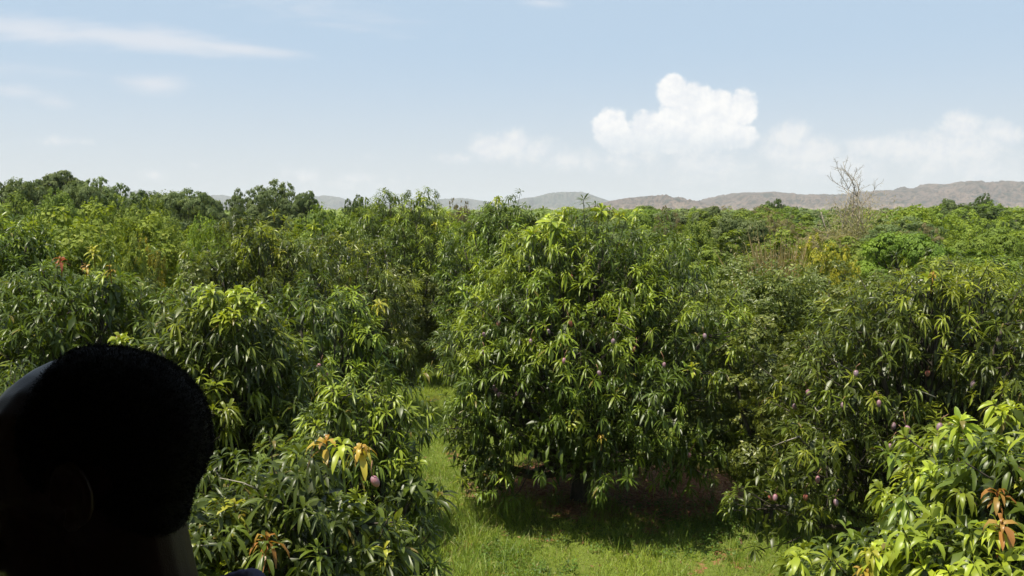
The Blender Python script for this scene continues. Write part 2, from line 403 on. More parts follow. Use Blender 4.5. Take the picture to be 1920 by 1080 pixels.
def mango_tree(name, label, loc, seed, Rad, H, z0, group='mango trees of the orchard', rz=0.0, tr=.16, twigs=22, share=None, cat='tree', **kw):
    root = empty(name, loc, rz); tag(root, label, cat, group)
    g, lp, P, own, rng, zf = mango_geo(seed, Rad, H, z0, tr=tr, twigs=twigs, **kw)
    cm = g.mesh('crown', M_LEAF); tm = trunk_mesh(lp, rng, P, own, tr, zf, twigs)
    c = link('crown', cm, root); t = link('trunk', tm, root)
    Vw = np.concatenate(g.V)[::3].astype(float)
    cz, sz = math.cos(rz), math.sin(rz)
    Vw = np.stack([Vw[:, 0] * cz - Vw[:, 1] * sz + loc[0], Vw[:, 0] * sz + Vw[:, 1] * cz + loc[1], Vw[:, 2] + loc[2]], 1)
    TREES[name + str(seed)] = root
    return root, Vw, cm, tm

# ------------------------------------------------------------------ ground, hills
def ground():
    def axis(lo, hi, n, pw):
        t = np.linspace(-1, 1, n); return np.sign(t) * np.abs(t) ** pw * hi
    xs = axis(0, 9000, 141, 4); ys = axis(0, 9500, 161, 4)
    X, Y = np.meshgrid(xs, ys); Z = (fbm(X * .5, Y * .5, 3, 5) - .5) * .10 * (np.hypot(X, Y) < 60)
    n, m_ = X.shape; i = np.arange(n - 1)[:, None]; j = np.arange(m_ - 1)[None]
    q = np.stack([i * m_ + j, i * m_ + j + 1, (i + 1) * m_ + j + 1, (i + 1) * m_ + j], -1).ravel()
    m, w = mat('orchard_soil_and_turf'); tc = w.n('ShaderNodeNewGeometry').outputs['Position']
    n1 = w.noise(tc, .9, 6, .62); n2 = w.noise(tc, 7, 5, .65); n3 = w.noise(tc, 40, 3, .6); n4 = w.noise(tc, .25, 3, .5)
    soil = w.mix(n2, (.13, .055, .028, 1), (.30, .13, .07, 1)); soil = w.mix(w.sm(n3, .5, .72), soil, (.36, .2, .13, 1))
    turf = w.mix(n2, (.075, .105, .016, 1), (.14, .175, .03, 1)); turf = w.mix(w.m('MULTIPLY', w.sm(n3, .5, .7), .5), turf, (.15, .16, .05, 1))
    # bare earth under the tree in the middle and in worn spots
    dd = w.vm('LENGTH', w.vm('MULTIPLY', w.vm('SUBTRACT', tc, (2.4, 18.5, 0)), (.34, .45, 0)))
    bare = w.sm(w.m('ADD', dd, w.m('MULTIPLY_ADD', n1, .9, -.45)), .85, 1.1, 1, 0)
    spot = w.sm(w.m('ADD', n1, w.m('MULTIPLY', n2, .25)), .72, .78)
    c = w.mix(w.m('MAXIMUM', bare, spot), turf, soil)
    bp = w.n('ShaderNodeBump', Strength=.7, Distance=.05, Height=w.m('ADD', n2, w.m('MULTIPLY', n3, .4)))
    b = w.n('ShaderNodeBsdfPrincipled', Base__Color=c, Roughness=.95, Normal=bp); b.inputs['Specular IOR Level'].default_value = .15
    w.n('ShaderNodeOutputMaterial', Surface=b)
    tag(link('ground', raw_mesh('ground', np.stack([X, Y, Z], -1).reshape(-1, 3), q, [4] * ((n - 1) * (m_ - 1)), m)), kind='structure')
def hill_material(name, rock, bush, pale, bush_amt):
    m, w = mat(name); tc = w.n('ShaderNodeTexCoord').outputs['Object']
    n1 = w.noise(tc, .006, 5, .6); n2 = w.noise(tc, .035, 5, .65); n3 = w.noise(tc, .12, 3, .6)
    c = w.mix(w.sm(n1, .35, .65), rock + (1,), pale + (1,)); 
    c = w.mix(w.sm(n2, .62 - bush_amt, .70 - bush_amt * .6), c, bush + (1,))
    c = w.mix(w.sm(n3, .52, .60), c, tuple(x * .75 for x in bush) + (1,))
    sep = w.n('ShaderNodeSeparateXYZ', i0=tc)
    low = w.m('MULTIPLY', w.sm(sep.outputs[2], 42, 12), w.sm(w.noise(tc, .02, 4, .7), .46, .56))
    c = w.mix(w.m('MULTIPLY', low, .45), c, (.34, .26, .18, 1))
    b = w.n('ShaderNodeBsdfPrincipled', Base__Color=c, Roughness=.95); b.inputs['Specular IOR Level'].default_value = .1
    w.n('ShaderNodeOutputMaterial', Surface=b); return m
def ridge(name, prof, D, depth, material, seed, ripple=.16, nx=520, nd=70):
    px = np.array([p[0] for p in prof], float); py = np.array([p[1] for p in prof], float)
    pxs = np.linspace(px[0], px[-1], nx); top = np.interp(pxs, px, py)
    k = np.exp(-np.linspace(-2, 2, 7) ** 2); k /= k.sum(); top = np.convolve(np.pad(top, 3, 'edge'), k, 'valid')
    hz = np.maximum(0, (398.5 - top)) / F * D + 6
    Xr = (pxs - 960) / F * D
    s = np.linspace(-1, 1, nd)[:, None]
    prof_ = np.where(s < 0, (1 - np.abs(s)) ** 1.25, (1 - np.abs(s)) ** 1.1)
    X = np.broadcast_to(Xr[None], (nd, nx)); Y = D + s * depth + 0 * X
    sc = 1 / (depth * .28)
    nz = fbm(X * sc, Y * sc, 5, seed); rg = 1 - np.abs(2 * fbm(X * sc * 1.7, Y * sc * .8, 4, seed + 9) - 1)
    H = hz[None] * (prof_ + prof_ * (1 - prof_) * 2.2 * (rg - .72) * 2.4 ) + hz[None] * ripple * (nz - .5) * np.sin(np.clip(prof_, 0, 1) * PI)
    H += hz[None] * .06 * (fbm(X * .03, Y * .03, 3, seed + 3) - .5) * (prof_ > .02)
    H = H * np.broadcast_to(np.clip(prof_ * 8, 0, 1), H.shape) - 2 * (prof_ < .001)
    i = np.arange(nd - 1)[:, None]; j = np.arange(nx - 1)[None]
    q = np.stack([i * nx + j, i * nx + j + 1, (i + 1) * nx + j + 1, (i + 1) * nx + j], -1).ravel()
    tag(link(name, raw_mesh(name, np.stack([X, Y, H], -1).reshape(-1, 3), q, [4] * ((nd - 1) * (nx - 1)), material)), kind='structure')
def hills():
    mb = hill_material('brown_hill', (.105, .076, .060), (.036, .038, .028), (.155, .11, .085), .15)
    mg = hill_material('scrub_hill', (.09, .085, .07), (.04, .055, .04), (.12, .11, .085), .16)
    ridge('hills', [(1080, 399), (1130, 380), (1170, 373), (1205, 370), (1238, 366), (1262, 371), (1290, 378), (1305, 384), (1350, 392), (1400, 398)], 2900, 520, mb, 3, nx=300)
    ridge('hills', [(1240, 399), (1290, 384), (1335, 373), (1380, 363), (1445, 361), (1500, 367), (1560, 365), (1620, 361), (1660, 358), (1700, 355), (1750, 346), (1800, 343),
                    (1845, 346), (1880, 343), (1930, 348), (2050, 352), (2200, 366), (2350, 398)], 3300, 700, mb, 7, nx=620)
    ridge('hills', [(900, 398), (985, 372), (1035, 363), (1085, 362), (1120, 370), (1150, 380), (1200, 386), (1300, 392), (1400, 397)], 5200, 800, mg, 11, nx=300)
    ridge('hills', [(-300, 380), (-100, 362), (60, 366), (150, 362), (215, 356), (245, 362), (275, 358), (310, 370), (345, 374), (372, 369), (430, 368), (470, 378), (540, 385), (585, 372), (612, 367), (645, 374), (700, 384),
                    (790, 382), (840, 374), (880, 373), (920, 380), (1000, 388), (1100, 395)], 6000, 800, mg, 17, nx=700)
ground(); hills()

# ------------------------------------------------------------------ small-leaved and far trees
def clump_crown(seed, Rad, H, z0, n, size, col, lumps=14, flat=False, up=.5, aspect=.55, gaps=0.0, m=None, bright=.16):
    rng = np.random.default_rng(seed)
    if flat:
        lp = []
        for i in range(lumps):
            a = i * 2.4 + rng.normal(0, .3); r = Rad * .8 * math.sqrt((i + .5) / lumps); z = H - (r / Rad) ** 2 * (H - z0) * .75 * rng.uniform(.7, 1.25) - rng.random() * .5
            lp.append((r * math.cos(a), r * math.sin(a), z - Rad * .12, Rad * rng.uniform(.17, .30)))
        lp = np.array(lp); stretch = .5
    else:
        lp = lump_set(rng, Rad, z0, H, lumps); stretch = .85 if not gaps else .5
    area = (lp[:, 3] ** 2); cnt = rng.multinomial(n, area / area.sum())
    P, N, T = [], [], []
    for (x, y, z, r), c in zip(lp, cnt):
        # sub-clumps on each bough keep light and dark apart
        k = max(6, c // 26); sub = nrm(rng.normal(size=(k, 3)) + np.array([0, 0, .25])); sr = r * rng.uniform(.16, .34, k)
        w = rng.integers(0, k, c); dirs = nrm(rng.normal(size=(c, 3)) + np.array([0, 0, .2]))
        pos = np.array([x, y, z]) + (sub[w] * r * .86 + dirs * (sr[w] * rng.random(c) ** .4)[:, None]) * np.array([1, 1, stretch])
        P.append(pos); N.append(dirs * .6 + sub[w] * .8); T.append((rng.random(k)[w] * .6 + .4 * rng.random())[:, None])
    P = np.concatenate(P); N = np.concatenate(N); T = np.concatenate(T)
    if gaps:
        keep = fbm(P[:, 0] * 1.1 + 7, P[:, 2] * 1.6 + P[:, 1], 3, seed) > gaps; P, N, T = P[keep], N[keep], T[keep]
    nn = nrm(N * 1.3 + np.array([0, 0, up * .7]) + rng.normal(0, .30, N.shape)); a = perp(nn, rng); b = np.cross(nn, a)
    s = (size * rng.uniform(.6, 1.35, len(P)))[:, None]
    V = np.stack([P - a * s, P - b * s * aspect + nn * s * .12, P + a * s, P + b * s * aspect + nn * s * .12], 1)
    c0, c1 = np.array(col[0]), np.array(col[1])
    c0, c1 = c0 * [1.12, 1.03, .9], c1 * [1.1, 1.02, .9]
    C = (c0 * (1 - T) + c1 * T) * rng.uniform(1 - bright, 1 + bright, (len(P), 1))
    if len(col) > 2:
        w = rng.random(len(P)) < .06; C[w] = np.array(col[2])
    g = Geo(); n_ = len(P)
    g.add(V.reshape(-1, 3), np.arange(4 * n_), [4] * n_, np.repeat(C, 4, 0))
    g.P = P; own = np.zeros(len(P), int) - 1
    tm = trunk_mesh(lp, rng, P, own, .035 * Rad + .06, max(.8, z0 * .9), 0, nl=9)
    return g.mesh('crown', m or M_FAR, smooth=False), tm
def dims(me):
    V = np.zeros(len(me.vertices) * 3); me.vertices.foreach_get('co', V); V = V.reshape(-1, 3)
    return float(np.percentile(V[:, 2], 99.7)), float(np.percentile(np.hypot(V[:, 0], V[:, 1]), 97))
def place(name, label, group, meshes, loc, rz, sc, cat='tree'):
    r = empty(name, loc, rz); tag(r, label, cat, group); r.scale = sc
    link('crown', meshes[0], r); link('trunk', meshes[1], r)
    return r
def PX(px, Y): return (px - 960) / F * Y

# ------------------------------------------------------------------ near and middle mango trees
T = {}
def MT(key, label, X, Y, seed, Rad, H, z0, **kw):
    T[key] = mango_tree('mango_tree', label, (X, Y, 0), seed, Rad, H, z0, **kw) + ((X, Y, 0),)
MT('A', 'large fruiting mango tree in the middle, standing over bare red soil', 1.45, 17.4, 11, 3.15, 5.95, .75,
   lumps=26, spacing=.27, L=(.18, .27), young=.12, inner=.65, bright=1.08, taper=.42, tr=.2, twigs=8,
   extra=[(-1.1, .2, 4.9, .9), (.4, -.3, 5.0, .9), (1.6, .1, 4.75, .95), (-.2, -2.2, 3.6, .9), (-2.0, -.6, 3.3, .85), (1.1, -2.3, 2.6, .8), (2.3, -1.0, 3.6, .9), (-2.1, -1.0, 1.15, .65), (-1.7, -1.6, 1.1, .5), (-.8, -2.0, 1.9, .65), (.9, -2.2, 2.0, .6), (2.0, -1.7, 1.7, .65), (2.6, -.8, 1.5, .75)])
MT('B', 'wide mango tree on the right with pale bare twigs showing, behind the bright young one', 6.8, 13.7, 23, 2.6, 5.15, .5,
   lumps=24, spacing=.27, L=(.17, .26), young=.2, inner=.4, twigs=14, bright=1.25, extra=[(-2.75, -.9, 1.5, .7), (-2.1, -1.2, 2.2, .7), (-.2, -.6, 4.3, .8)])
MT('C', 'bright yellow-green young mango tree in the bottom right corner, nearest on that side', 5.05, 7.4, 31, 2.0, 4.3, .5,
   lumps=18, spacing=.245, L=(.19, .29), young=.5, inner=.6, st=5, bright=1.3, W=.18, twigs=10, droop=(.5, 1.2), extra=[(-1.9, -.3, 2.5, .7), (-1.3, -.9, 2.9, .7)])
MT('D', 'mango tree with rust-coloured hanging new leaves in the foreground beside the person', -1.95, 6.8, 41, 1.33, 4.12, .4,
   lumps=16, spacing=.20, L=(.16, .25), young=.12, inner=.6, st=5, bright=1.05, W=.16, twigs=6, extra=[(.45, -.1, 3.3, .55)])
MT('D2', 'small drooping mango tree behind the foreground one, at the left edge of the grass', -1.85, 10.2, 43, 1.08, 4.1, .35,
   lumps=14, spacing=.22, L=(.17, .26), young=.14, inner=.5, twigs=10, bright=1.2)
MT('E', 'mango tree with a big yellow-green tuft on its crown, above and right of the head', -4.15, 11.9, 47, 1.65, 4.95, .4,
   lumps=18, spacing=.25, L=(.19, .30), young=.16, inner=.5, twigs=6, extra=[(.35, -.4, 4.3, .62)])
MT('E2', 'mango tree left of the gap in the rows, pink fruit among its lower leaves', -3.35, 14.8, 53, 1.5, 4.9, .4,
   lumps=18, spacing=.26, L=(.18, .28), young=.14, inner=.45, twigs=6, bright=1.15)
MT('F', 'dark mango tree on the left with a reddish shoot standing on its crown', -7.3, 14.2, 59, 2.3, 5.35, .4,
   lumps=22, spacing=.28, L=(.19, .29), young=.10, inner=.45, twigs=6, bright=1.12)
MT('F2', 'mango tree low at the left edge, just above the head', -5.9, 9.9, 61, 1.7, 4.25, .4,
   lumps=18, spacing=.25, L=(.18, .28), young=.12, inner=.45, twigs=10)
MT('G', 'round-topped mango tree second row on the left, rising to a blunt dome', -6.3, 21, 67, 2.25, 6.0, .5,
   lumps=20, spacing=.30, L=(.20, .30), young=.22, inner=.35, twigs=6, bright=1.15)
MT('G2', 'mango tree of even height between the dome-topped and twin-topped ones', -4.9, 24.0, 71, 2.5, 5.5, .5,
   lumps=20, spacing=.32, L=(.20, .30), young=.25, inner=.35, twigs=4, bright=1.15)
MT('H', 'tall mango tree with two rounded tops on the skyline left of the large middle one', -4.3, 34, 73, 3.3, 6.5, .5,
   lumps=22, spacing=.33, L=(.20, .30), young=.2, inner=.35, twigs=4, bright=1.25, extra=[(-.55, 0, 6.25, .75), (.65, .1, 6.2, .75)])
MT('I', 'mango tree on the skyline directly behind the left shoulder of the large middle one', -.35, 27, 79, 2.2, 6.65, .5,
   lumps=20, spacing=.33, L=(.20, .30), young=.16, inner=.35, twigs=6, bright=1.25)
MT('J', 'tall mango tree at the left edge with long hanging leaves against the paler row', -11.4, 18.3, 83, 2.3, 6.1, .5,
   lumps=20, spacing=.30, L=(.22, .32), young=.2, inner=.35, twigs=4, bright=1.1)
MT('N', 'mango tree at the right edge behind the wide one with bare twigs', 10.6, 19.5, 89, 2.9, 5.0, .5,
   lumps=20, spacing=.31, L=(.20, .30), young=.2, inner=.35, twigs=4, bright=1.1)

def CT(key, label, X, Y, seed, Rad, H, z0, n=30000, size=.042, col=None, lumps=18, group='citrus trees between the mangoes'):
    col = col or [(.05, .075, .013), (.13, .16, .022), (.24, .25, .05)]
    cm, tm = clump_crown(seed, Rad, H, z0, n, size, col, lumps, up=.25, aspect=.5, m=M_SMALL)
    root = empty('citrus_tree', (X, Y, 0)); tag(root, label, 'tree', group); link('crown', cm, root); link('trunk', tm, root); T[key] = (root,)
CT('M1', 'small-leaved citrus tree behind the right side of the large middle mango', 6.4, 21.5, 101, 2.6, 4.75, .4, 42000, .05)
CT('M2', 'dark small-leaved citrus tree squeezed between the large middle mango and the twiggy one', 4.9, 15.9, 103, 1.45, 4.0, .35, 36000, .042)
CT('M3', 'olive small-leaved citrus tree just behind the top of the twiggy mango', 9.0, 22.5, 107, 2.3, 4.7, .4, 30000, .05)
CT('M4', 'olive small-leaved citrus tree showing in the gap left of the large middle mango', -3.5, 29.5, 109, 1.5, 4.1, .3, 26000, .055, [(.05, .075, .014), (.12, .15, .025), (.20, .22, .05)])
CT('M5', 'small-leaved citrus tree behind the mango with the reddish shoot', -7.3, 18.2, 113, 1.5, 4.95, .4, 30000, .044)
CT('M6', 'citrus tree with loose outline farther back on the right of the lane', 4.3, 27, 127, 2.4, 4.6, .4, 24000, .06)
CT('M7', 'citrus tree at the far left edge behind the dark mango', -12.4, 21.0, 131, 1.9, 4.5, .4, 24000, .055)

# ------------------------------------------------------------------ new leaf flushes, fruit
def front(Vw, px, py, rad=13, q=5):
    X, Y, D = project(Vw); k = np.hypot(X - px, Y - py) < rad
    return np.percentile(Vw[k, 1], q) if k.sum() > 3 else None
RUST = (.30, .10, .035); ORANGE = (.36, .17, .035); YEL = (.36, .34, .04); LIME = (.30, .35, .03); RED = (.32, .08, .035)
def flush(key, px, py, kind, size=1.0, n=1, label=None, seed=0, nl=16):
    root, Vw, *_ = T[key]; loc = T[key][-1]
    yy = front(Vw, px, py)
    if yy is None: yy = np.percentile(Vw[:, 1], 12) if False else loc[1] - .3
    rng = np.random.default_rng(int(px * 7 + py)); g = Geo()
    col0 = np.array(kind)
    for i in range(n):
        p = at(px + rng.normal(0, 7) * (i > 0) * (3 if n > 3 else 1), py + rng.normal(0, 6) * (2 if n > 3 else 1) * (i > 0), yy - .06) - np.array(loc)
        A = np.array([rng.normal(0, .15), -.35, 1.0])
        c = col0 * rng.uniform(.85, 1.15) * (1 + .0 * rng.random()); second = np.array(YEL) if kind in (RUST, ORANGE) else col0
        C = np.array([c * .85 + second * .15])
        add_rosettes(g, p[None], A[None], rng, nl, (.17 * size, .25 * size), .21, (.7, 1.25) if kind in (RUST, ORANGE, RED) else (.45, 1.1), C, 5, (.5, 1.65), col2={RUST: (.30, .20, .04), ORANGE: (.44, .36, .05), YEL: (.26, .30, .03), LIME: (.16, .22, .02), RED: (.30, .14, .05)}[kind])
        g.tube(np.array([p + [0, .05, -.3], p + [0, .02, -.12], p]), [.008, .007, .005], 5, col0 * .6, cap=False)
    o = link('leaf_flush', g.mesh('leaf_flush', M_LEAF), root)
    names = {RUST: 'rust-brown hanging new leaves', ORANGE: 'orange new leaves', YEL: 'yellow new leaves', LIME: 'yellow-green new leaves', RED: 'red new leaves'}
    o['label'] = label or names[kind]
    return o
for a in [('D', 612, 826, ORANGE, 1.0, 1), ('D', 678, 834, ORANGE, .95, 1), ('D', 500, 1006, RUST, 1.25, 1), ('D', 440, 942, YEL, 1.05, 1), ('D', 720, 1026, YEL, .8, 1), ('D', 410, 1062, LIME, 1.1, 1), ('D', 640, 830, LIME, 1.0, 1),
          ('C', 1872, 918, RUST, .85, 1), ('C', 1880, 978, RUST, .9, 1), ('C', 1915, 905, YEL, .9, 1), ('C', 1635, 1032, YEL, .95, 1), ('C', 1500, 1038, LIME, .9, 1), ('C', 1622, 1064, ORANGE, .8, 1),
          ('C', 1800, 790, LIME, 1.1, 2), ('C', 1880, 770, LIME, 1.2, 1), ('C', 1745, 880, LIME, 1.0, 2),
          ('F', 112, 484, RED, .85, 1), ('F', 160, 496, ORANGE, .75, 1), ('F', 205, 497, ORANGE, .75, 1), ('F', 175, 470, YEL, .95, 2), ('F2', 225, 632, LIME, 1.2, 2),
          ('E', 395, 548, LIME, 1.1, 4), ('E', 440, 545, LIME, 1.1, 4), ('E', 415, 590, LIME, 1.1, 4), ('E', 462, 562, LIME, 1.1, 4),
          ('E2', 712, 566, YEL, 1.2, 1), ('G', 522, 470, YEL, 1.2, 1), ('G2', 590, 430, LIME, 1.3, 2),
          ('A', 1028, 402, LIME, 1.1, 3), ('A', 1058, 405, LIME, 1.1, 4), ('A', 1040, 430, LIME, 1.5, 3), ('A', 1000, 432, LIME, 1.3, 2), ('A', 1128, 392, LIME, 1.4, 2), ('A', 1162, 400, LIME, 1.1, 1), ('A', 1195, 395, LIME, 1.3, 1),
          ('A', 1083, 768, YEL, 1.0, 1), ('A', 1070, 790, LIME, 1.0, 1), ('A', 1108, 818, YEL, .8, 1), ('A', 1128, 815, ORANGE, .7, 1), ('A', 1297, 660, YEL, .95, 1), ('A', 1298, 685, YEL, 1.0, 1),
          ('A', 870, 540, LIME, 1.2, 1), ('A', 890, 550, LIME, 1.1, 1), ('B', 1750, 512, ORANGE, .8, 1), ('B', 1740, 520, LIME, 1.2, 1), ('H', 790, 372, LIME, 1.4, 2), ('I', 935, 370, LIME, 1.5, 2), ('H', 815, 418, YEL, 1.2, 1)]:
    flush(*a)

def fruit_meshes():
    out = []
    for k, (c0, c1) in enumerate([((.30, .10, .12), (.27, .17, .20)), ((.20, .09, .11), (.24, .18, .20)), ((.32, .07, .05), (.26, .13, .09))]):
        m = simple('mango_skin', c0, .42, .45, (20, c1))
        n, r = 14, 10; V = []; q = []; t = []
        for i in range(r + 1):
            a = PI * i / r
            for j in range(n):
                b = 2 * PI * j / n; s = math.sin(a) * (1 - .16 * (1 - math.cos(a)) / 2)
                V.append((.040 * s * math.cos(b) + .007 * (1 - math.cos(a)) / 2, .034 * s * math.sin(b), .052 * math.cos(a) - .052))
        for i in range(r):
            for j in range(n): q += [i * n + j, (i + 1) * n + j, (i + 1) * n + (j + 1) % n, i * n + (j + 1) % n]; t.append(4)
        out.append(raw_mesh('mango_fruit', np.array(V), q, t, m))
    return out
FM = fruit_meshes()
def fruit(key, px, py, v=0, stalk=.14, sc=1.0):
    root, Vw, *_ = T[key]; loc = T[key][-1]
    yy = front(Vw, px, py, 14, 6)
    if yy is None: yy = loc[1] - 1.2
    rng = np.random.default_rng(int(px * 3 + py * 5))
    p = at(px, py, yy - .05) - np.array(loc); p[2] += .05
    f = link('mango_fruit', FM[v], root, tuple(p)); sc *= 1.02; f.scale = (sc, sc, sc * rng.uniform(.92, 1.08)); f.rotation_euler = (rng.normal(0, .2), rng.normal(0, .2), rng.uniform(0, 6))
    g = Geo(); h = stalk * rng.uniform(.8, 1.3)
    g.tube(np.array([[0, 0, -.004], [.004, .01, h * .5], [rng.normal(0, .02), .05, h]]), [.0045, .0035, .005], 5)
    link('fruit_stalk', g.mesh('fruit_stalk', M_STALK), f)
for a in [('A', 929, 732, 0, .22), ('A', 936, 740, 0, .2), ('A', 926, 726, 1, .2), ('A', 972, 738, 1, .26), ('A', 907, 661, 1, .15), ('A', 935, 606, 2, .2), ('A', 1058, 676, 0, .14), ('A', 1072, 520, 2, .05, 1.1),
          ('A', 1190, 656, 2, .2), ('A', 1122, 700, 1, .12), ('A', 1245, 684, 0, .2), ('A', 1293, 855, 0, .2), ('A', 1068, 606, 2, .2), ('A', 1027, 622, 1, .12), ('A', 1320, 630, 1, .1),
          ('A', 1150, 640, 1, .12), ('A', 906, 628, 1, .1), ('A', 995, 640, 1, .14),
          ('B', 1514, 736, 0, .1), ('B', 1489, 762, 1, .12), ('B', 1648, 756, 0, .1), ('B', 1676, 798, 1, .14), ('B', 1699, 804, 0, .18), ('B', 1694, 818, 2, .1), ('B', 1670, 838, 1, .16),
          ('B', 1533, 898, 0, .1), ('B', 1454, 932, 0, .12), ('B', 1510, 932, 2, .18), ('B', 1566, 942, 1, .12), ('B', 1442, 934, 2, .1), ('B', 1605, 700, 1, .1), ('B', 1580, 760, 1, .1), ('B', 1826, 720, 1, .1), ('B', 1740, 700, 2, .1),
          ('C', 1763, 802, 1, .1, .8), ('D', 699, 907, 0, .12, .85), ('D2', 745, 962, 0, .2, .95), ('E2', 600, 687, 0, .14), ('E2', 612, 702, 0, .16), ('E2', 606, 710, 2, .1), ('E', 361, 940, 1, .1)]:
    fruit(*a)
# pale bare twigs sticking out of crowns
def bare_twig(key, pts, r=.01, rng=np.random.default_rng(5)):
    root, Vw, *_ = T[key]; loc = np.array(T[key][-1]); g = Geo()
    d = [front(Vw, x, y, 16, 10) for x, y in pts]; d = [v for v in d if v is not None] or [loc[1] - 1]
    yy = float(np.median(d)) - .04
    P = np.array([at(x, y, yy + .05 * i * (-1) ** i) for i, (x, y) in enumerate(pts)]) - loc
    g.tube(P, np.linspace(r, r * .5, len(P)), 6)
    link('bare_twig', g.mesh('bare_twig', M_TWIG), root)
for a in [('B', [(1608, 700), (1580, 686), (1558, 672)]), ('B', [(1600, 822), (1570, 830), (1545, 832)]), ('B', [(1755, 745), (1728, 734), (1705, 728)]), ('B', [(1540, 775), (1530, 768), (1528, 763)]), ('B', [(1500, 818), (1470, 828), (1445, 838)]),
          ('A', [(1190, 622), (1165, 608), (1140, 605)], .012), ('A', [(990, 596), (987, 560), (990, 535)], .012), ('A', [(1155, 610), (1162, 585), (1160, 575)]), ('D', [(484, 918), (455, 905), (412, 896)], .006), ('D', [(350, 1022), (388, 1023)], .006), ('E', [(1, 1), (2, 2)][:0] or [(400, 880), (415, 896)])]:
    bare_twig(*a)

# ------------------------------------------------------------------ middle distance and far canopy
random.seed(4)
K = {}
K['mango'] = [clump_crown(200 + i, 3.0, 5.2, .4, 22000, .085, [(.07, .115, .02), (.17, .235, .03), (.26, .30, .04)], 18, up=.5) for i in range(3)]
K['light'] = [clump_crown(210 + i, 3.2, 5.0, .4, 20000, .085, [(.10, .16, .022), (.21, .28, .03), (.28, .31, .04)], 18, up=.7) for i in range(2)]
K['broad'] = [clump_crown(220 + i, 4.2, 5.2, 1.6, 24000, .085, [(.09, .155, .022), (.18, .26, .03)], 20, flat=True, up=.8) for i in range(2)]
K['acacia'] = [clump_crown(230 + i, 4.0, 8.0, 2.2, 34000, .10, [(.07, .11, .042), (.16, .21, .08)], 22, flat=(i == 1), up=.5, gaps=.29) for i in range(3)]
K['dark'] = [clump_crown(240 + i, 3.0, 7.0, 1.0, 22000, .09, [(.045, .085, .025), (.10, .16, .038)], 16, up=.4) for i in range(2)]
K['scrub'] = [clump_crown(250 + i, 2.8, 5.0, .5, 12000, .08, [(.14, .13, .08), (.23, .21, .11)], 16, up=.2, gaps=.4, aspect=.3) for i in range(2)]
K['yellow'] = [clump_crown(260, 2.6, 5.0, .4, 18000, .08, [(.12, .15, .02), (.34, .33, .03), (.45, .36, .04)], 16, up=.6)]
BASE = {'mango': 5.2, 'light': 5.0, 'broad': 5.2, 'acacia': 8.0, 'dark': 7.0, 'scrub': 5.0, 'yellow': 5.0}
RADK = {'mango': 3.0, 'light': 3.2, 'broad': 4.2, 'acacia': 4.0, 'dark': 3.0, 'scrub': 2.8, 'yellow': 2.6}
for kk in K: BASE[kk] = np.mean([dims(m_[0])[0] for m_ in K[kk]]); RADK[kk] = np.mean([dims(m_[0])[1] for m_ in K[kk]])
NAME = {'mango': 'orchard_tree', 'light': 'orchard_tree', 'broad': 'broad_crowned_tree', 'acacia': 'acacia_tree', 'dark': 'evergreen_tree', 'scrub': 'scrub_tree', 'yellow': 'orchard_tree'}
OCC = []
def PT(kind, px, Y, top, width, label, v=0, group='trees beyond the near rows', rz=None):
    """a tree at distance Y whose top is at picture height 'top' and crown 'width' wide"""
    X = PX(px, Y); H = at(px, top - (9 if kind == 'acacia' and px < 700 else 3), Y)[2]; r = width / F * Y / 2
    ms = K[kind][v % len(K[kind])]
    OCC.append((X, Y, r * .9))
    return place(NAME[kind], label, group, ms, (X, Y, 0), random.uniform(0, 6.28) if rz is None else rz, (r / RADK[kind], r / RADK[kind], H / BASE[kind]))
PT('light', 165, 31, 391, 300, 'pale green low-domed orchard tree behind the left mangoes, left of its twin')
PT('light', 290, 33, 400, 190, 'pale green low-domed orchard tree behind the left mangoes, right of its twin', 1)
PT('yellow', 268, 28, 452, 90, 'yellowing orchard tree in front of the pale green dome on the left')
PT('mango', 232, 25, 452, 130, 'dark small dome of a tree under the yellowing one on the left', 1)
PT('light', 395, 31, 412, 110, 'yellow-tinged orchard tree left of the dome-topped mango', 1)
PT('mango', 620, 34, 398, 190, 'green orchard tree left of the twin-topped mango', 2)
PT('acacia', 30, 62, 346, 130, 'feathery grey-green tree on the skyline at the left edge')
PT('acacia', 128, 66, 333, 130, 'tallest feathery tree on the left skyline with a flat tuft on top', 1)
PT('acacia', 196, 60, 345, 110, 'rounded feathery tree right of the tallest one on the left skyline', 2)
PT('mango', 108, 48, 358, 110, 'bright green bushy tree in front of the feathery skyline trees at left', 0)
PT('dark', 245, 50, 363, 130, 'dark dense tree at the right foot of the left skyline clump')
PT('acacia', 345, 56, 364, 130, 'greyish open tree left of the saddle where the hills show', 0)
PT('dark', 300, 60, 366, 80, 'dark green tree between the dense one and the greyish open one', 1)
PT('acacia', 455, 72, 366, 60, 'small pale feathery tree just left of the dark spreading one on the skyline', 2)
PT('acacia', 520, 66, 350, 110, 'dark spreading feathery tree standing clear on the skyline left of centre', 2)
PT('acacia', 578, 64, 370, 80, 'lower feathery tree joined to the right side of the dark spreading one', 1)
PT('dark', 665, 62, 372, 60, 'small dark tree on the skyline left of the twin-topped mango', 1)
PT('scrub', 862, 60, 374, 60, 'half-bare brown scrub tree in the notch between two mango tops')
PT('scrub', 1250, 70, 392, 60, 'small brownish scrub tree past the right shoulder of the large middle mango', 1)
PT('dark', 1452, 95, 377, 52, 'dark green tree standing above the canopy in front of the brown hills', 0)
PT('acacia', 1772, 105, 377, 52, 'flat dark acacia below the brown hills on the right', 1)
PT('dark', 1836, 100, 368, 48, 'dark round tree highest against the brown hill at right', 1)
PT('yellow', 1532, 34, 448, 110, 'bright yellow tree in the middle distance at right, beside the dry reeds')
PT('yellow', 1580, 31, 470, 90, 'yellow-green tree just in front of the bright yellow one')
PT('broad', 1700, 37, 440, 230, 'broad light green tree behind the right-hand mangoes, nearest of the flat crowns', 0)
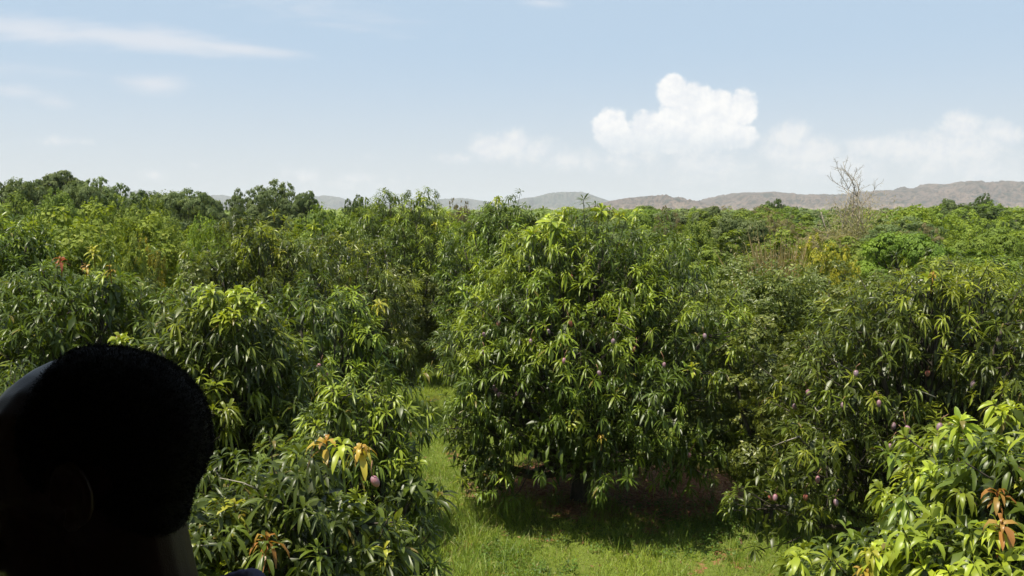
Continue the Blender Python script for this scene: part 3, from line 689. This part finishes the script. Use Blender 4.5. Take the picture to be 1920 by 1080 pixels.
PT('broad', 1860, 38, 446, 210, 'broad light green tree toward the right edge behind the mangoes', 1)
PT('acacia', 1385, 42, 408, 130, 'soft feathery green tree left of the dry reed clump', 0)
OCC.append((PX(1462, 31), 31, 2.2))
PT('scrub', 1462, 50, 400, 100, 'grey-brown thorny scrub tree above the dry reed clump')
PT('acacia', 1690, 56, 412, 160, 'grey-green feathery tree right of the bare tree', 2)
PT('scrub', 1730, 49, 425, 110, 'brownish flat scrub patch above the broad light green tree', 1)
PT('dark', 1880, 46, 420, 90, 'dark tree near the right edge above the broad crowns')
PT('mango', 1300, 40, 415, 110, 'orchard tree peeping past the right edge of the large middle mango', 0)
PT('acacia', 1330, 70, 392, 100, 'pale olive feathery tree in the far canopy right of the large middle mango', 1)
PT('acacia', 75, 68, 349, 90, 'feathery tree between the left edge and the tallest skyline tree', 1)
PT('acacia', 160, 58, 352, 100, 'leafy tree tucked under the right of the tallest skyline tree', 0)
PT('mango', 215, 46, 374, 120, 'green bushy tree at the foot of the feathery skyline row at left', 1)
PT('mango', 20, 47, 368, 120, 'green bushy tree below the skyline row at the left edge', 2)
PT('acacia', 390, 60, 374, 90, 'low greyish tree right of the greyish open one', 1)
PT('mango', 285, 44, 378, 110, 'dark green bushy tree in front of the dense skyline tree', 1)
PT('mango', 700, 46, 376, 120, 'green tree on the skyline just left of the twin-topped mango', 0)
near = [(v[0].location.x, v[0].location.y, 1.6) for v in T.values()]
rg = random.Random(12); cnt = 0
LBL = {'mango': 'mid-green rounded tree', 'light': 'pale green rounded tree', 'broad': 'flat-crowned light green tree',
       'acacia': 'feathery grey-green tree', 'dark': 'dark green tree', 'scrub': 'thin brownish scrub tree', 'yellow': 'yellowish tree'}
COLS = [(70, 'at the left edge'), (180, 'below the tallest feathery skyline tree'), (290, 'below the dense skyline tree'), (410, 'below the greyish open skyline tree'), (500, 'left of the dark spreading skyline tree'),
        (620, 'below the dark spreading skyline tree'), (720, 'left of the twin-topped mango'), (830, 'behind the twin-topped mango'), (1000, 'behind the middle mango, left side'), (1110, 'behind the middle mango, centre'), (1240, 'behind the middle mango, right side'),
        (1330, 'right of the middle mango'), (1420, 'left of the dry reeds'), (1500, 'behind the dry reeds'), (1560, 'between dry reeds and bare tree'), (1650, 'around the bare tree'),
        (1740, 'right of the bare tree'), (1810, 'below the flat dark acacia'), (1870, 'below the dark round hillside tree'), (9999, 'at the right edge')]
ROWS = [(34, 'in the nearest row'), (42, 'in the second row'), (52, 'in the third row'), (64, 'in the fourth row'), (80, 'in the middle rows'), (100, 'in the far rows'), (125, 'in the farther rows'), (999, 'in the last rows')]
SEEN = {}
def far_label(kind, px, y, H):
    c = next(t for a, t in COLS if px < a); r_ = next(t for a, t in ROWS if y < a)
    l = f'{LBL[kind]} {c}, {r_}'
    k = SEEN.get(l, 0); SEEN[l] = k + 1
    
    return l
Y = 27.0
while Y < 150:
    stp = 4.6 + Y * .035; W_ = Y * .72 + 3; X = -W_ + rg.random() * stp
    while X < W_:
        x, y = X + rg.uniform(-1, 1), Y + rg.uniform(-1.3, 1.3)
        X += stp * rg.uniform(.8, 1.2)
        px = 960 + x / y * F
        if any(math.hypot(x - a, y - b) < c + 1.7 for a, b, c in OCC) or any(math.hypot(x - a, y - b) < 3.6 for a, b, c in near): continue
        if abs(x + 2.6 * y / 24) < 2.2 and y < 32: continue
        left = px < 1000
        if (px < 430 and y < 40) or (px > 1270 and y < 31): continue
        kind = rg.choices(['mango', 'light', 'broad', 'acacia', 'dark', 'scrub', 'yellow'], [5, 3, 1, 2.2, 1.4, .6, .2] if left else [3.6, 1.8, 2.4, 4.2, 2.2, 1.4, .2])[0]
        if y < 45 and kind in ('acacia',): kind = 'mango'
        H = rg.uniform(4.3, 5.5) + (0.4 if kind == 'acacia' else 0)
        if y > 60: H += rg.uniform(-.2, .6)
        if not left: H = min(H, 6 - (75 if y < 37 else 28) / F * y + rg.uniform(-.2, .25)) if y < 60 else 6 + (398 - rg.uniform(384, 412)) / F * y
        r = rg.uniform(2.5, 3.6) + .006 * y; cnt += 1
        ms = rg.choice(K[kind])
        place(NAME[kind], far_label(kind, px, y, H), f'{LBL[kind]}s of the closed canopy', ms, (x, y, 0), rg.uniform(0, 6.28), (r / RADK[kind], r / RADK[kind], H / BASE[kind]))
    Y += stp * .92
print('far trees', cnt)
def far_woodland():
    rng = np.random.default_rng(9); n = 150000
    Y = 150 * np.exp(rng.random(n) * math.log(2200 / 150)); X = rng.uniform(-.68, .68, n) * Y
    blob = fbm(X * .13, Y * .13, 3, 4); Z = 3.6 + 3.6 * blob + rng.uniform(-1.2, .4, n)
    nn = nrm(np.stack([rng.normal(0, .5, n), rng.normal(-.35, .4, n), rng.uniform(.3, 1, n)], 1)); a = perp(nn, rng); b = np.cross(nn, a)
    s = (.28 + Y * .0022)[:, None] * rng.uniform(.6, 1.3, (n, 1)); P = np.stack([X, Y, Z], 1)
    V = np.stack([P - a * s, P - b * s * .6, P + a * s, P + b * s * .6], 1)
    t = (vnoise(X * .08, Y * .08, 31) * .7 + rng.random(n) * .3)[:, None]
    C = np.array([.09, .13, .035]) * (1 - t) + np.array([.22, .26, .07]) * t
    g = Geo(); g.add(V.reshape(-1, 3), np.arange(4 * n), [4] * n, np.repeat(C, 4, 0))
    tag(link('woodland', g.mesh('woodland', M_FAR, False)), 'far green woodland running to the foot of the hills', 'woodland', kind='stuff')
far_woodland()

def bare_tree(name, label, loc, stems, seed, group=None):
    rng = np.random.default_rng(seed); root = empty(name, loc); tag(root, label, 'tree', group)
    g = Geo(); tw = Geo(); ends = []
    def grow(p, d, L, r, lv):
        n = 5; pts = [p]
        for i in range(n):
            d = nrm(d + rng.normal(0, .06 + .05 * lv, 3) + np.array([0, 0, .08])); p = p + d * L / n; pts.append(p)
            for _ in range(2 if (lv < 3 and i >= 1) else 0):
                if rng.random() < .3: continue
                dd = nrm(d + perp(d[None], rng)[0] * rng.uniform(.45, .8)); grow(p, dd, L * rng.uniform(.14, .26) * (1.6 if lv else 1), r * .5, lv + 1)
        g.tube(np.array(pts), np.linspace(r, r * .45, n + 1), 5)
        ends.append(p)
    for (x, y, dx, dy, L, r) in stems: grow(np.array([x, y, 0.0]), nrm(np.array([dx, dy, 1.0])), L, r, 0)
    link('trunk', g.mesh('trunk', M_TWIG), root)
    return root, rng
root, rng = bare_tree('bare_tree', 'tall nearly leafless tree with forked grey twigs standing above the canopy at right', (PX(1600, 58), 58, 0),
    [(.3, 0, .03, 0, 7.4, .05), (.4, 0, .17, .02, 9.3, .055), (-.4, .1, -.16, 0, 9.0, .05), (-.7, .2, -.13, .05, 7.2, .06), (.3, .2, .10, .04, 9.0, .055), (-.3, .2, -.03, .04, 7.8, .045), (.1, .3, .02, .1, 8.4, .05), (.6, .1, .22, 0, 7.6, .05)], 77)
def haze_twigs(root, rng, cx, cz, rx, rz_, n, size, c0, c1, ry=1.2):
    P = rng.normal(0, .5, (n, 3)) * np.array([rx, ry, rz_]) + np.array([cx, 0, cz]); d = nrm(rng.normal(0, .5, (n, 3)) + np.array([0, 0, .9]))
    g = Geo(); t = rng.random((n, 1)); L = rng.uniform(.5, 1.3, n) * size
    add_leaves(g, P, d, L, L * .05 + .012, rng.uniform(0, .8, n), np.array(c0) * (1 - t) + np.array(c1) * t, rng, 3, .1)
    link('dry_twigs', g.mesh('dry_twigs', M_FAR), root)
root.scale = (1.15, 1, .85)
haze_twigs(root, rng, -.1, 4.6, 1.9, 1.7, 6500, .40, (.30, .29, .14), (.42, .40, .22))
haze_twigs(root, rng, .2, 7.0, 1.9, 1.6, 1800, .34, (.36, .30, .2), (.48, .42, .3))
def reeds(px, Y, top, w, n, label, seed):
    rng = np.random.default_rng(seed); X = PX(px, Y); H = at(px, top, Y)[2]
    root = empty('dry_reed_clump', (X, Y, 0)); tag(root, label, 'reeds')
    P = np.stack([rng.normal(0, w * .35, n), rng.normal(0, w * .3, n), np.full(n, 1.0)], 1)
    d = nrm(np.stack([P[:, 0] / w * .5 + rng.normal(0, .07, n), rng.normal(0, .1, n), np.ones(n)], 1)); t = rng.random((n, 1))
    g = Geo(); L = (H - 1) * rng.uniform(.6, 1.05, n)
    add_leaves(g, P, d, L, np.full(n, .055), rng.uniform(0, .3, n), np.array([.26, .18, .08]) * (1 - t) + np.array([.42, .33, .17]) * t, rng, 5, .2)
    link('stalks', g.mesh('stalks', M_FAR), root)
    g = Geo(); m = n * 5; q = rng.integers(0, n, m); tt = rng.uniform(.35, 1, m)
    add_leaves(g, P[q] + d[q] * (L[q] * tt)[:, None], nrm(rng.normal(0, .7, (m, 3)) + [0, 0, .4]), rng.uniform(.15, .4, m), np.full(m, .03), rng.uniform(.2, 1, m), np.array([.24, .21, .11]) * np.ones((m, 1)) * rng.uniform(.7, 1.4, (m, 1)), rng, 3, .1)
    link('dry_leaves', g.mesh('dry_leaves', M_FAR), root)
reeds(1460, 31, 412, .34, 240, 'clump of tan dry reeds rising between the citrus and the yellow tree', 5)

# ------------------------------------------------------------------ grass, weeds
def grass():
    rng = np.random.default_rng(21); n = 210000
    Yy = 9 + 13 * rng.random(n) ** 1.15; X = rng.uniform(-4.2, 8.5, n)
    m = 70000; Y2 = rng.uniform(17, 33, m); X2 = -2.75 * Y2 / 23 + rng.normal(0, 1.1, m)
    X = np.concatenate([X, X2]); Yy = np.concatenate([Yy, Y2]); n = len(X)
    bare = np.hypot((X - 2.4) * .34, (Yy - 18.5) * .45) + (fbm(X * 1.1, Yy * 1.1, 4, 8) - .5) * 1.0
    dens = fbm(X * .9, Yy * .9, 4, 2)
    keep = ((bare > .93) | (rng.random(n) < .05)) & (rng.random(n) < .55 + 1.6 * np.clip(dens - .33, 0, 1) * 2)
    X, Yy, dens = X[keep], Yy[keep], dens[keep]; n = len(X)
    tuft = fbm(X * 2.3, Yy * 2.3, 3, 14)
    left = np.clip((1.0 - X) / 3, 0, 1) * (Yy < 16.5)
    L = (.10 + .42 * np.clip(tuft - .3, 0, 1) * 2 * rng.random(n)) * (1 + 1.5 * left * (tuft > .45)) * rng.uniform(.7, 1.4, n)
    edge = (Yy > 15.6) & (Yy < 17) & (rng.random(n) < .12); L[edge] *= 2.2
    t = np.clip(fbm(X * .7, Yy * .7, 3, 6)[:, None] * 1.3 - .2 + rng.normal(0, .16, (n, 1)), 0, 1)
    C = np.array([.10, .165, .018]) * (1 - t) + np.array([.26, .32, .04]) * t
    dry = rng.random(n) < .10; C[dry] = np.array([.26, .24, .09])
    d = nrm(np.stack([rng.normal(0, .45, n), rng.normal(0, .45, n), np.ones(n)], 1))
    g = Geo(); add_leaves(g, np.stack([X, Yy, np.full(n, -.01)], 1), d, L, rng.uniform(.007, .014, n), rng.uniform(.1, 1.2, n), C, rng, 3, .1)
    tag(link('grass', g.mesh('grass', M_GRASS)), 'green grass growing in the lane between the trees', 'grass', kind='stuff')
    # fallen leaves and low weeds
    n = 9000; X = rng.normal(1.6, 2.6, n); Yy = rng.normal(17.6, 1.6, n); kb = (np.hypot((X - 2.4) * .34, (Yy - 18.5) * .45) + (fbm(X * 1.1, Yy * 1.1, 4, 8) - .5) * 1.0 < 1.0) | (rng.random(n) < .06); X, Yy = X[kb], Yy[kb]; n = len(X)
    g = Geo(); d = nrm(np.stack([rng.normal(size=n), rng.normal(size=n), rng.uniform(0, .25, n)], 1)); t = rng.random((n, 1))
    add_leaves(g, np.stack([X, Yy, np.full(n, .03)], 1), d, rng.uniform(.07, .17, n), np.full(n, .035), rng.uniform(0, .3, n), np.array([.16, .07, .035]) * (1 - t) + np.array([.34, .2, .11]) * t, rng, 4, .25)
    tag(link('fallen_leaves', g.mesh('fallen_leaves', M_GRASS)), 'dry brown fallen leaves scattered on the soil under the trees', 'leaf litter', kind='stuff')
    n = 9000; X = rng.uniform(-3.5, 7.5, n); Yy = rng.uniform(9.5, 17.2, n); k = fbm(X * .8, Yy * .8, 3, 40) > .54; X, Yy = X[k], Yy[k]; n = len(X)
    g = Geo(); add_rosettes(g, np.stack([X, Yy, rng.uniform(.03, .2, n)], 1), np.tile([0, 0, 1.0], (n, 1)) + rng.normal(0, .2, (n, 3)), rng, 6, (.04, .09), .5, (.1, .7), np.array([.07, .12, .02]) * rng.uniform(.7, 1.7, (n, 1)), 3)
    tag(link('ground_weeds', g.mesh('ground_weeds', M_GRASS)), 'low broad-leaved weeds mixed into the grass', 'weeds', kind='stuff')
grass()
def weed(x, y, h, label, seed):
    rng = np.random.default_rng(seed); root = empty('tall_weed', (x, y, 0)); tag(root, label, 'weed', 'tall weeds along the soil edge')
    g = Geo(); s = Geo(); ns = rng.integers(3, 6)
    for i in range(ns):
        d = nrm(np.array([rng.normal(0, .3), rng.normal(0, .3), 1.0])); hh = h * rng.uniform(.6, 1.05)
        P = np.array([[0, 0, 0], d * hh * .5, d * hh + [rng.normal(0, .05), 0, 0]]); s.tube(P, [.006, .005, .003], 4, (.10, .14, .04))
        k = 5; tt = rng.uniform(.2, 1, k)[:, None]
        add_leaves(g, P[0] + (P[2] - P[0]) * tt, nrm(rng.normal(0, .7, (k, 3)) + [0, 0, .7]), rng.uniform(.12, .26, k), np.full(k, .016), rng.uniform(.3, 1.2, k), np.array([.13, .19, .04]) * rng.uniform(.7, 1.5, (k, 1)), rng, 4)
        add_rosettes(g, P[2:3], d[None], rng, 7, (.07, .12), .09, (.1, .5), np.array([[.26, .26, .12]]), 3)
    link('stems', s.mesh('stems', M_GRASS), root); link('leaves', g.mesh('leaves', M_GRASS), root)
WD = [(825, 700 + 215, 'in the shade left of the soil patch'), (975, 945, 'on the dark soil left of the middle trunk'), (1045, 950, 'on the soil just left of the middle trunk'), (1095, 990, 'at the turf edge below the middle trunk'),
      (1122, 960, 'right of the middle trunk base'), (1165, 940, 'behind the soil edge right of the trunk'), (1250, 965, 'at the turf edge right of the middle trunk'), (1335, 940, 'in the dark between the two big mangoes'), (1395, 975, 'at the turf edge toward the right mango'),
      (1480, 1000, 'at the foot of the twiggy right mango'), (905, 1010, 'among the grass near the foreground mango'), (860, 1040, 'beside the foreground mango at the bottom'), (940, 985, 'where the turf meets the shade on the left')]
for i, (px, py, w_) in enumerate(WD):
    d = ray(px, py); k = -CAMZ / d[2]; weed(d[0] * k, d[1] * k, .30 + .16 * ((i * 37) % 5) / 4, 'thin upright green weed ' + w_, 300 + i)

# ------------------------------------------------------------------ unseen hut, added around the camera to shade the person
DECK = 4.16
def hut():
    root = empty('shade_hut', (0, 0, 0)); tag(root, 'unseen weathered timber hut with a sheet roof, added to shade the person', 'hut')
    def part(name, boxes, m):
        g = Geo()
        for lo, hi in boxes: g.box(lo, hi)
        return link(name, g.mesh(name, m, False), root)
    part('floor', [((-2.4 + i * .2, -1.6, DECK - .05), (-2.21 + i * .2, 1.35, DECK)) for i in range(24)], M_WOOD)
    for x in (-2.35, 2.35):
        for y in (-1.55, 1.3): part('post', [((x - .06, y - .06, -.3), (x + .06, y + .06, 6.98))], M_WOOD)
    part('roof', [((-2.7, -1.9, 6.985), (2.7, 1.5, 7.02))], M_TIN)  # added out of view to keep the sun off the head
    part('shade_back_wall', [((-2.28, -1.6, DECK + .002), (2.28, -1.55, 6.98))], M_WOOD)  # this and the side walls are added to keep the head dark
    part('shade_side_wall', [((2.30, -1.48, DECK + .002), (2.34, 1.23, 6.98))], M_WOOD)
    part('shade_side_wall', [((-2.34, -1.48, DECK + .002), (-2.30, 1.23, 6.98))], M_WOOD)
    for x0, x1 in ((-2.28, -1.6), (1.5, 2.28)): part('shade_panel', [((x0, 1.335, DECK + .002), (x1, 1.36, 6.98))], M_WOOD)  # unseen panels added to cut the front light on head and neck
    part('railing', [((-2.28, 1.28, DECK + .9), (2.28, 1.33, DECK + .96)), ((-2.28, 1.29, DECK + .45), (2.28, 1.32, DECK + .5))], M_WOOD)
hut()

# ------------------------------------------------------------------ the person
HX, HY = -0.372, 0.755          # ear position
HZ = at(150, 925, HY)[2]
def person():
    root = empty('person', (HX + .03, HY, DECK)); tag(root, 'person with short black hair seen from behind in deep shade, violet collar', 'person')
    O = np.array([HX + .03, HY, DECK])
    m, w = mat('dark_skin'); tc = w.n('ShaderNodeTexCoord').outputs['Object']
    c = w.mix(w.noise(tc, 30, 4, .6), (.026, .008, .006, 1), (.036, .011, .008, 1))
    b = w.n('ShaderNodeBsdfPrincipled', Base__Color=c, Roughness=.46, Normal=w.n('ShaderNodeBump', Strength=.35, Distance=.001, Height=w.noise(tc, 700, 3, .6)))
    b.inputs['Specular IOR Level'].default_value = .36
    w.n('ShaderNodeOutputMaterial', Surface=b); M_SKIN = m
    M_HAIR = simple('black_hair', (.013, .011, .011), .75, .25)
    M_SHIRT = simple('violet_cloth', (.07, .06, .13), .9, .2, (60, (.055, .048, .105)))
    M_TROUS = simple('dark_trousers', (.03, .03, .035), .9, .2, (60, (.04, .04, .045)))
    tilt = R(9)
    def hd(p):                     # head space (face towards -x, crown +z) to world, head bowed forward
        p = np.asarray(p, float).reshape(-1, 3); c_, s_ = math.cos(-tilt), math.sin(-tilt)
        q = np.stack([p[:, 0] * c_ + p[:, 2] * s_, p[:, 1], -p[:, 0] * s_ + p[:, 2] * c_], 1)
        return q + np.array([HX, HY, HZ]) - O
    def ico(sub=3):
        bm = bmesh.new(); bmesh.ops.create_icosphere(bm, subdivisions=sub, radius=1); V = np.array([v.co[:] for v in bm.verts]); Fc = np.array([[v.index for v in f.verts] for f in bm.faces]); bm.free(); return V, Fc
    IV, IF = ico()
    def ell(g, c, r, f=None, ry=0.0):
        V = IV * np.asarray(r)
        if ry: V = np.stack([V[:, 0] * math.cos(ry) + V[:, 2] * math.sin(ry), V[:, 1], -V[:, 0] * math.sin(ry) + V[:, 2] * math.cos(ry)], 1)
        V = V + np.asarray(c); V = f(V) if f else V
        g.add(V, IF.ravel(), [3] * len(IF))
    def limb(g, P, rad, sides=14, f=None):
        P = np.asarray(P, float); t = np.linspace(0, 1, len(P)); tt = np.linspace(0, 1, len(P) * 6)
        PP = np.stack([np.interp(tt, t, P[:, k]) for k in range(3)], 1); rr = np.interp(tt, t, rad)
        if f: PP = f(PP)
        g.tube(PP, rr, sides)
        for q in (0, -1): ell(g, PP[q], (rr[q],) * 3)
    def solid(g, name, vox, sm_it, m_):
        me = g.mesh(name, m_); ob = bpy.data.objects.new(name, me); COL.objects.link(ob)
        r = ob.modifiers.new('r', 'REMESH'); r.mode = 'VOXEL'; r.voxel_size = vox; r.use_smooth_shade = True
        s = ob.modifiers.new('s', 'SMOOTH'); s.iterations = sm_it; s.factor = .5
        dg = bpy.context.evaluated_depsgraph_get(); dg.update()
        me2 = bpy.data.meshes.new_from_object(ob.evaluated_get(dg)); bpy.data.objects.remove(ob)
        me2.materials.clear(); me2.materials.append(m_); me2.name = name
        return me2
    g = Geo()
    # head
    ell(g, (.004, 0, .050), (.097, .075, .080), hd); ell(g, (.036, 0, .042), (.062, .068, .064), hd); ell(g, (-.048, 0, .048), (.053, .064, .058), hd)
    ell(g, (.014, 0, -.002), (.060, .060, .055), hd)
    ell(g, (-.045, 0, -.030), (.050, .057, .072), hd); ell(g, (-.052, 0, -.075), (.044, .044, .034), hd); ell(g, (-.090, 0, -.100), (.016, .020, .015), hd)
    for s in (-1, 1):
        ell(g, (-.074, s * .036, -.028), (.020, .022, .018), hd); ell(g, (-.088, s * .026, .026), (.016, .024, .007), hd)
        ell(g, (-.103, s * .013, -.034), (.010, .009, .008), hd)
    ell(g, (-.104, 0, -.014), (.010, .009, .030), hd, R(-14)); ell(g, (-.110, 0, -.032), (.012, .012, .010), hd)
    ell(g, (-.098, 0, -.058), (.010, .024, .006), hd); ell(g, (-.096, 0, -.068), (.010, .021, .007), hd); ell(g, (-.08, 0, -.062), (.02, .036, .024), hd)
    # ears: bowl, helix rim, antihelix, tragus, lobe
    def ear(p):
        p = np.asarray(p, float).reshape(-1, 3) * np.array([.80, 1, .80]) + np.array([.012, 0, .022]); return hd(p)
    for s in (-1, 1):
        y0 = s * .072
        ell(g, (.006, y0 - s * .002, -.002), (.019, .008, .030), ear)
        a = np.linspace(R(200), R(-95), 26); hx = .008 + .0195 * np.cos(a); hz = .002 + .030 * np.sin(a)
        g.tube(ear(np.stack([hx, y0 + s * (.005 + .008 * np.clip((hx + .005) / .03, 0, 1)), hz], 1)), .0046, 8)
        a = np.linspace(R(120), R(-80), 18); g.tube(ear(np.stack([.007 + .011 * np.cos(a), np.full(18, y0 + s * .006), .002 + .020 * np.sin(a)], 1)), .0044, 8)
        ell(g, (-.009, y0 + s * .004, -.006), (.005, .005, .007), ear); ell(g, (.000, y0 + s * .005, -.029), (.010, .006, .010), ear)
    neck0 = hd((.012, 0, -.03))[0]; sh = np.array([.022, 0, 0.0]); sh[2] = (HZ - DECK) - .175
    limb(g, [neck0 + [0, 0, .01], (neck0 + sh) / 2 + [-.002, 0, -.01], sh + [0.0, 0, .01]], [.052, .053, .062], 20)
    limb(g, [hd((-.02, 0, -.07))[0], sh + [-.02, 0, .03]], [.040, .046])
    zs = sh[2]
    # torso
    for dz, rx, ry in ((-.06, .085, .15), (-.16, .105, .165), (-.28, .10, .15), (-.40, .095, .14), (-.50, .105, .155)):
        ell(g, (sh[0] - .01, 0, zs + dz), (rx, ry, .11))
    for s in (-1, 1):
        limb(g, [sh + [0, 0, -.0], sh + [0, s * .09, -.02], sh + [0.005, s * .17, -.055]], [.05, .052, .055])
        S = sh + [0.005, s * .185, -.07]; E = S + np.array([.03, s * .05, -.29]); Wr = E + np.array([-.16, -s * .02, -.19]); 
        limb(g, [S, (S + E) / 2, E], [.054, .047, .039]); limb(g, [E, E * .6 + Wr * .4, Wr], [.039, .036, .025])
        fd = nrm(Wr - E); Hc = Wr + fd * .055; sd_ = nrm(np.cross(fd, [0, s, 0])); ax = np.array([0, 1.0, 0])
        limb(g, [Wr, Wr + fd * .04, Wr + fd * .085], [.024, .028, .026]); 
        for k, (off, ln) in enumerate(((-.030, .068), (-.010, .078), (.010, .073), (.029, .058))):
            b0 = Wr + fd * .085 + sd_ * off; b1 = b0 + fd * ln * .45 + ax * (-s) * .006; b2 = b1 + fd * ln * .3 + ax * (-s) * .014; b3 = b2 + fd * ln * .22 + ax * (-s) * .016
            limb(g, [b0 - fd * .02, b0, b1, b2, b3], [.0095, .0095, .0088, .008, .0068], 10)
        t0 = Wr + fd * .03 - sd_ * .022; t1 = t0 - sd_ * .026 + fd * .03; t2 = t1 + fd * .03 - ax * s * .006
        limb(g, [t0, t1, t2], [.012, .0105, .0085], 10)
        Hp = np.array([sh[0], s * .085, zs - .58]); Kn = np.array([sh[0] - .02, s * .10, .48]); An = np.array([sh[0] + .02, s * .105, .09])
        limb(g, [Hp, (Hp + Kn) / 2, Kn], [.088, .074, .054]); limb(g, [Kn, Kn * .65 + An * .35 + [.012, 0, 0], An], [.053, .052, .036])
        limb(g, [An + [.02, 0, -.045], An + [-.08, 0, -.055], An + [-.17, s * .01, -.066]], [.034, .033, .022])
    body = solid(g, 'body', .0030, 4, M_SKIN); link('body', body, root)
    for s in (-1, 1):
        ge = Geo(); ell(ge, (-.084, s * .031, .006), (.0115,) * 3, hd); link('eye', ge.mesh('eye', simple('eye_white', (.5, .47, .42), .2)), root)
    # hair: shell grown off the scalp plus a pile of very short curls
    V = np.zeros(len(body.vertices) * 3); body.vertices.foreach_get('co', V); V = V.reshape(-1, 3)
    Nn = np.zeros(len(body.vertices) * 3); body.vertices.foreach_get('normal', Nn); Nn = Nn.reshape(-1, 3)
    q = V + O - np.array([HX, HY, HZ]); c_, s_ = math.cos(tilt), math.sin(tilt)
    Lh = np.stack([q[:, 0] * c_ + q[:, 2] * s_, q[:, 1], -q[:, 0] * s_ + q[:, 2] * c_], 1)
    x, y, z = Lh.T
    line = (np.array([-.058, -.050, -.034, -.026, -.026, .030, .062, .20]), None)
    # allowed region: behind the receding front line, above the nape line, off the ears
    frontx = np.interp(z, [-.03, .02, .05, .085, .11, .135], [-.008, -.018, -.026, -.026, -.016, -.004]) 
    zlow = np.interp(x, [-.03, .018, .03, .05, .075, .12], [.030, .020, -.012, -.036, -.048, -.050])
    ear = (np.abs(y) > .062) & (np.hypot((x - .018) / .026, (z - .020) / .034) < 1)
    ok = (x > frontx) & (z > zlow) & ~ear & (z > -.09) & (np.abs(y) < .085)
    edge = np.clip(np.minimum((x - frontx) / .012, (z - zlow) / .012), 0, 1)
    fo = np.array([p.vertices[:] for p in body.polygons if len(p.vertices) == 4]); kf = ok[fo].all(1); fo = fo[kf]
    used = np.unique(fo); mp = -np.ones(len(V), int); mp[used] = np.arange(len(used))
    HVv = V[used] + Nn[used] * (.0006 + .0034 * edge[used])[:, None]
    g = Geo(); g.add(HVv, mp[fo].ravel(), [4] * len(fo))
    rng = np.random.default_rng(3); n = 60000; pick = rng.integers(0, len(used), n)
    P = HVv[pick] + rng.normal(0, .0012, (n, 3)); nn = Nn[used][pick]; d = nrm(nn + rng.normal(0, .8, (n, 3))); sd2 = perp(d, rng)
    L = rng.uniform(.0018, .0042, (n, 1)) * (.35 + .65 * edge[used][pick])[:, None]
    W2 = .00022
    VV = np.stack([P - sd2 * W2, P + sd2 * W2, P + d * L * .6 + sd2 * W2 * .9 + nn * L * .1, P + d * L * .6 - sd2 * W2 * .9 + nn * L * .1, P + nrm(d + rng.normal(0, .5, (n, 3))) * L], 1)
    lp = (np.arange(n)[:, None] * 5 + np.array([0, 1, 2, 3, 3, 2, 4])[None]).ravel()
    g.add(VV.reshape(-1, 3), lp, np.tile([4, 3], n))
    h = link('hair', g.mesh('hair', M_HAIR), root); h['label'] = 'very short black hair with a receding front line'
    # clothes
    g = Geo()
    for dz in np.linspace(-.06, -.60, 28):
        rx = np.interp(-dz, [.06, .16, .28, .40, .52, .60], [.097, .117, .114, .112, .120, .124]); ry = np.interp(-dz, [.06, .16, .28, .40, .52, .60], [.158, .177, .166, .160, .172, .176])
        ell(g, (sh[0] - .01, 0, zs + dz), (rx, ry, .06))
    for s in (-1, 1):
        limb(g, [sh + [0, s * .05, -.018], sh + [0, s * .10, -.024], sh + [0.005, s * .18, -.058]], [.056, .062, .066])
        S = sh + [0.005, s * .19, -.07]; E = S + np.array([.03, s * .05, -.29]); limb(g, [S, S * .3 + E * .7], [.068, .060])
    a = np.linspace(0, 2 * PI, 30); ring = np.stack([sh[0] + .012 + .072 * np.cos(a), .070 * np.sin(a), zs + .052 + .034 * np.cos(a)], 1)
    for k in range(6): g.tube(ring + np.array([.004 * k, 0, -.012 * k]), .009, 8)
    link('shirt', solid(g, 'shirt', .006, 6, M_SHIRT), root)
    g = Geo(); ell(g, (sh[0], 0, zs - .60), (.125, .175, .10))
    for s in (-1, 1):
        Hp = np.array([sh[0], s * .085, zs - .60]); Kn = np.array([sh[0] - .02, s * .10, .48]); An = np.array([sh[0] + .02, s * .105, .09])
        limb(g, [Hp, (Hp + Kn) / 2, Kn, An], [.104, .090, .075, .062])
    link('trousers', solid(g, 'trousers', .008, 6, M_TROUS), root)
person()

# ------------------------------------------------------------------ air
def haze():
    m = bpy.data.materials.new('air'); m.use_nodes = True; nt = m.node_tree; nt.nodes.clear(); w = NT(nt)
    v = w.n('ShaderNodeVolumePrincipled', Color=(.92, .96, 1.0, 1), Density=HAZE_DENSITY, Anisotropy=0.0)
    w.n('ShaderNodeOutputMaterial', Volume=v)
    g = Geo(); g.box((-10500, -10500, -4), (10500, 10500, 230))
    o = link('haze', g.mesh('haze', m, False)); tag(o, 'pale distance haze over the orchard and hills', 'haze', kind='stuff')
HAZE_DENSITY = 1.25e-4
haze()
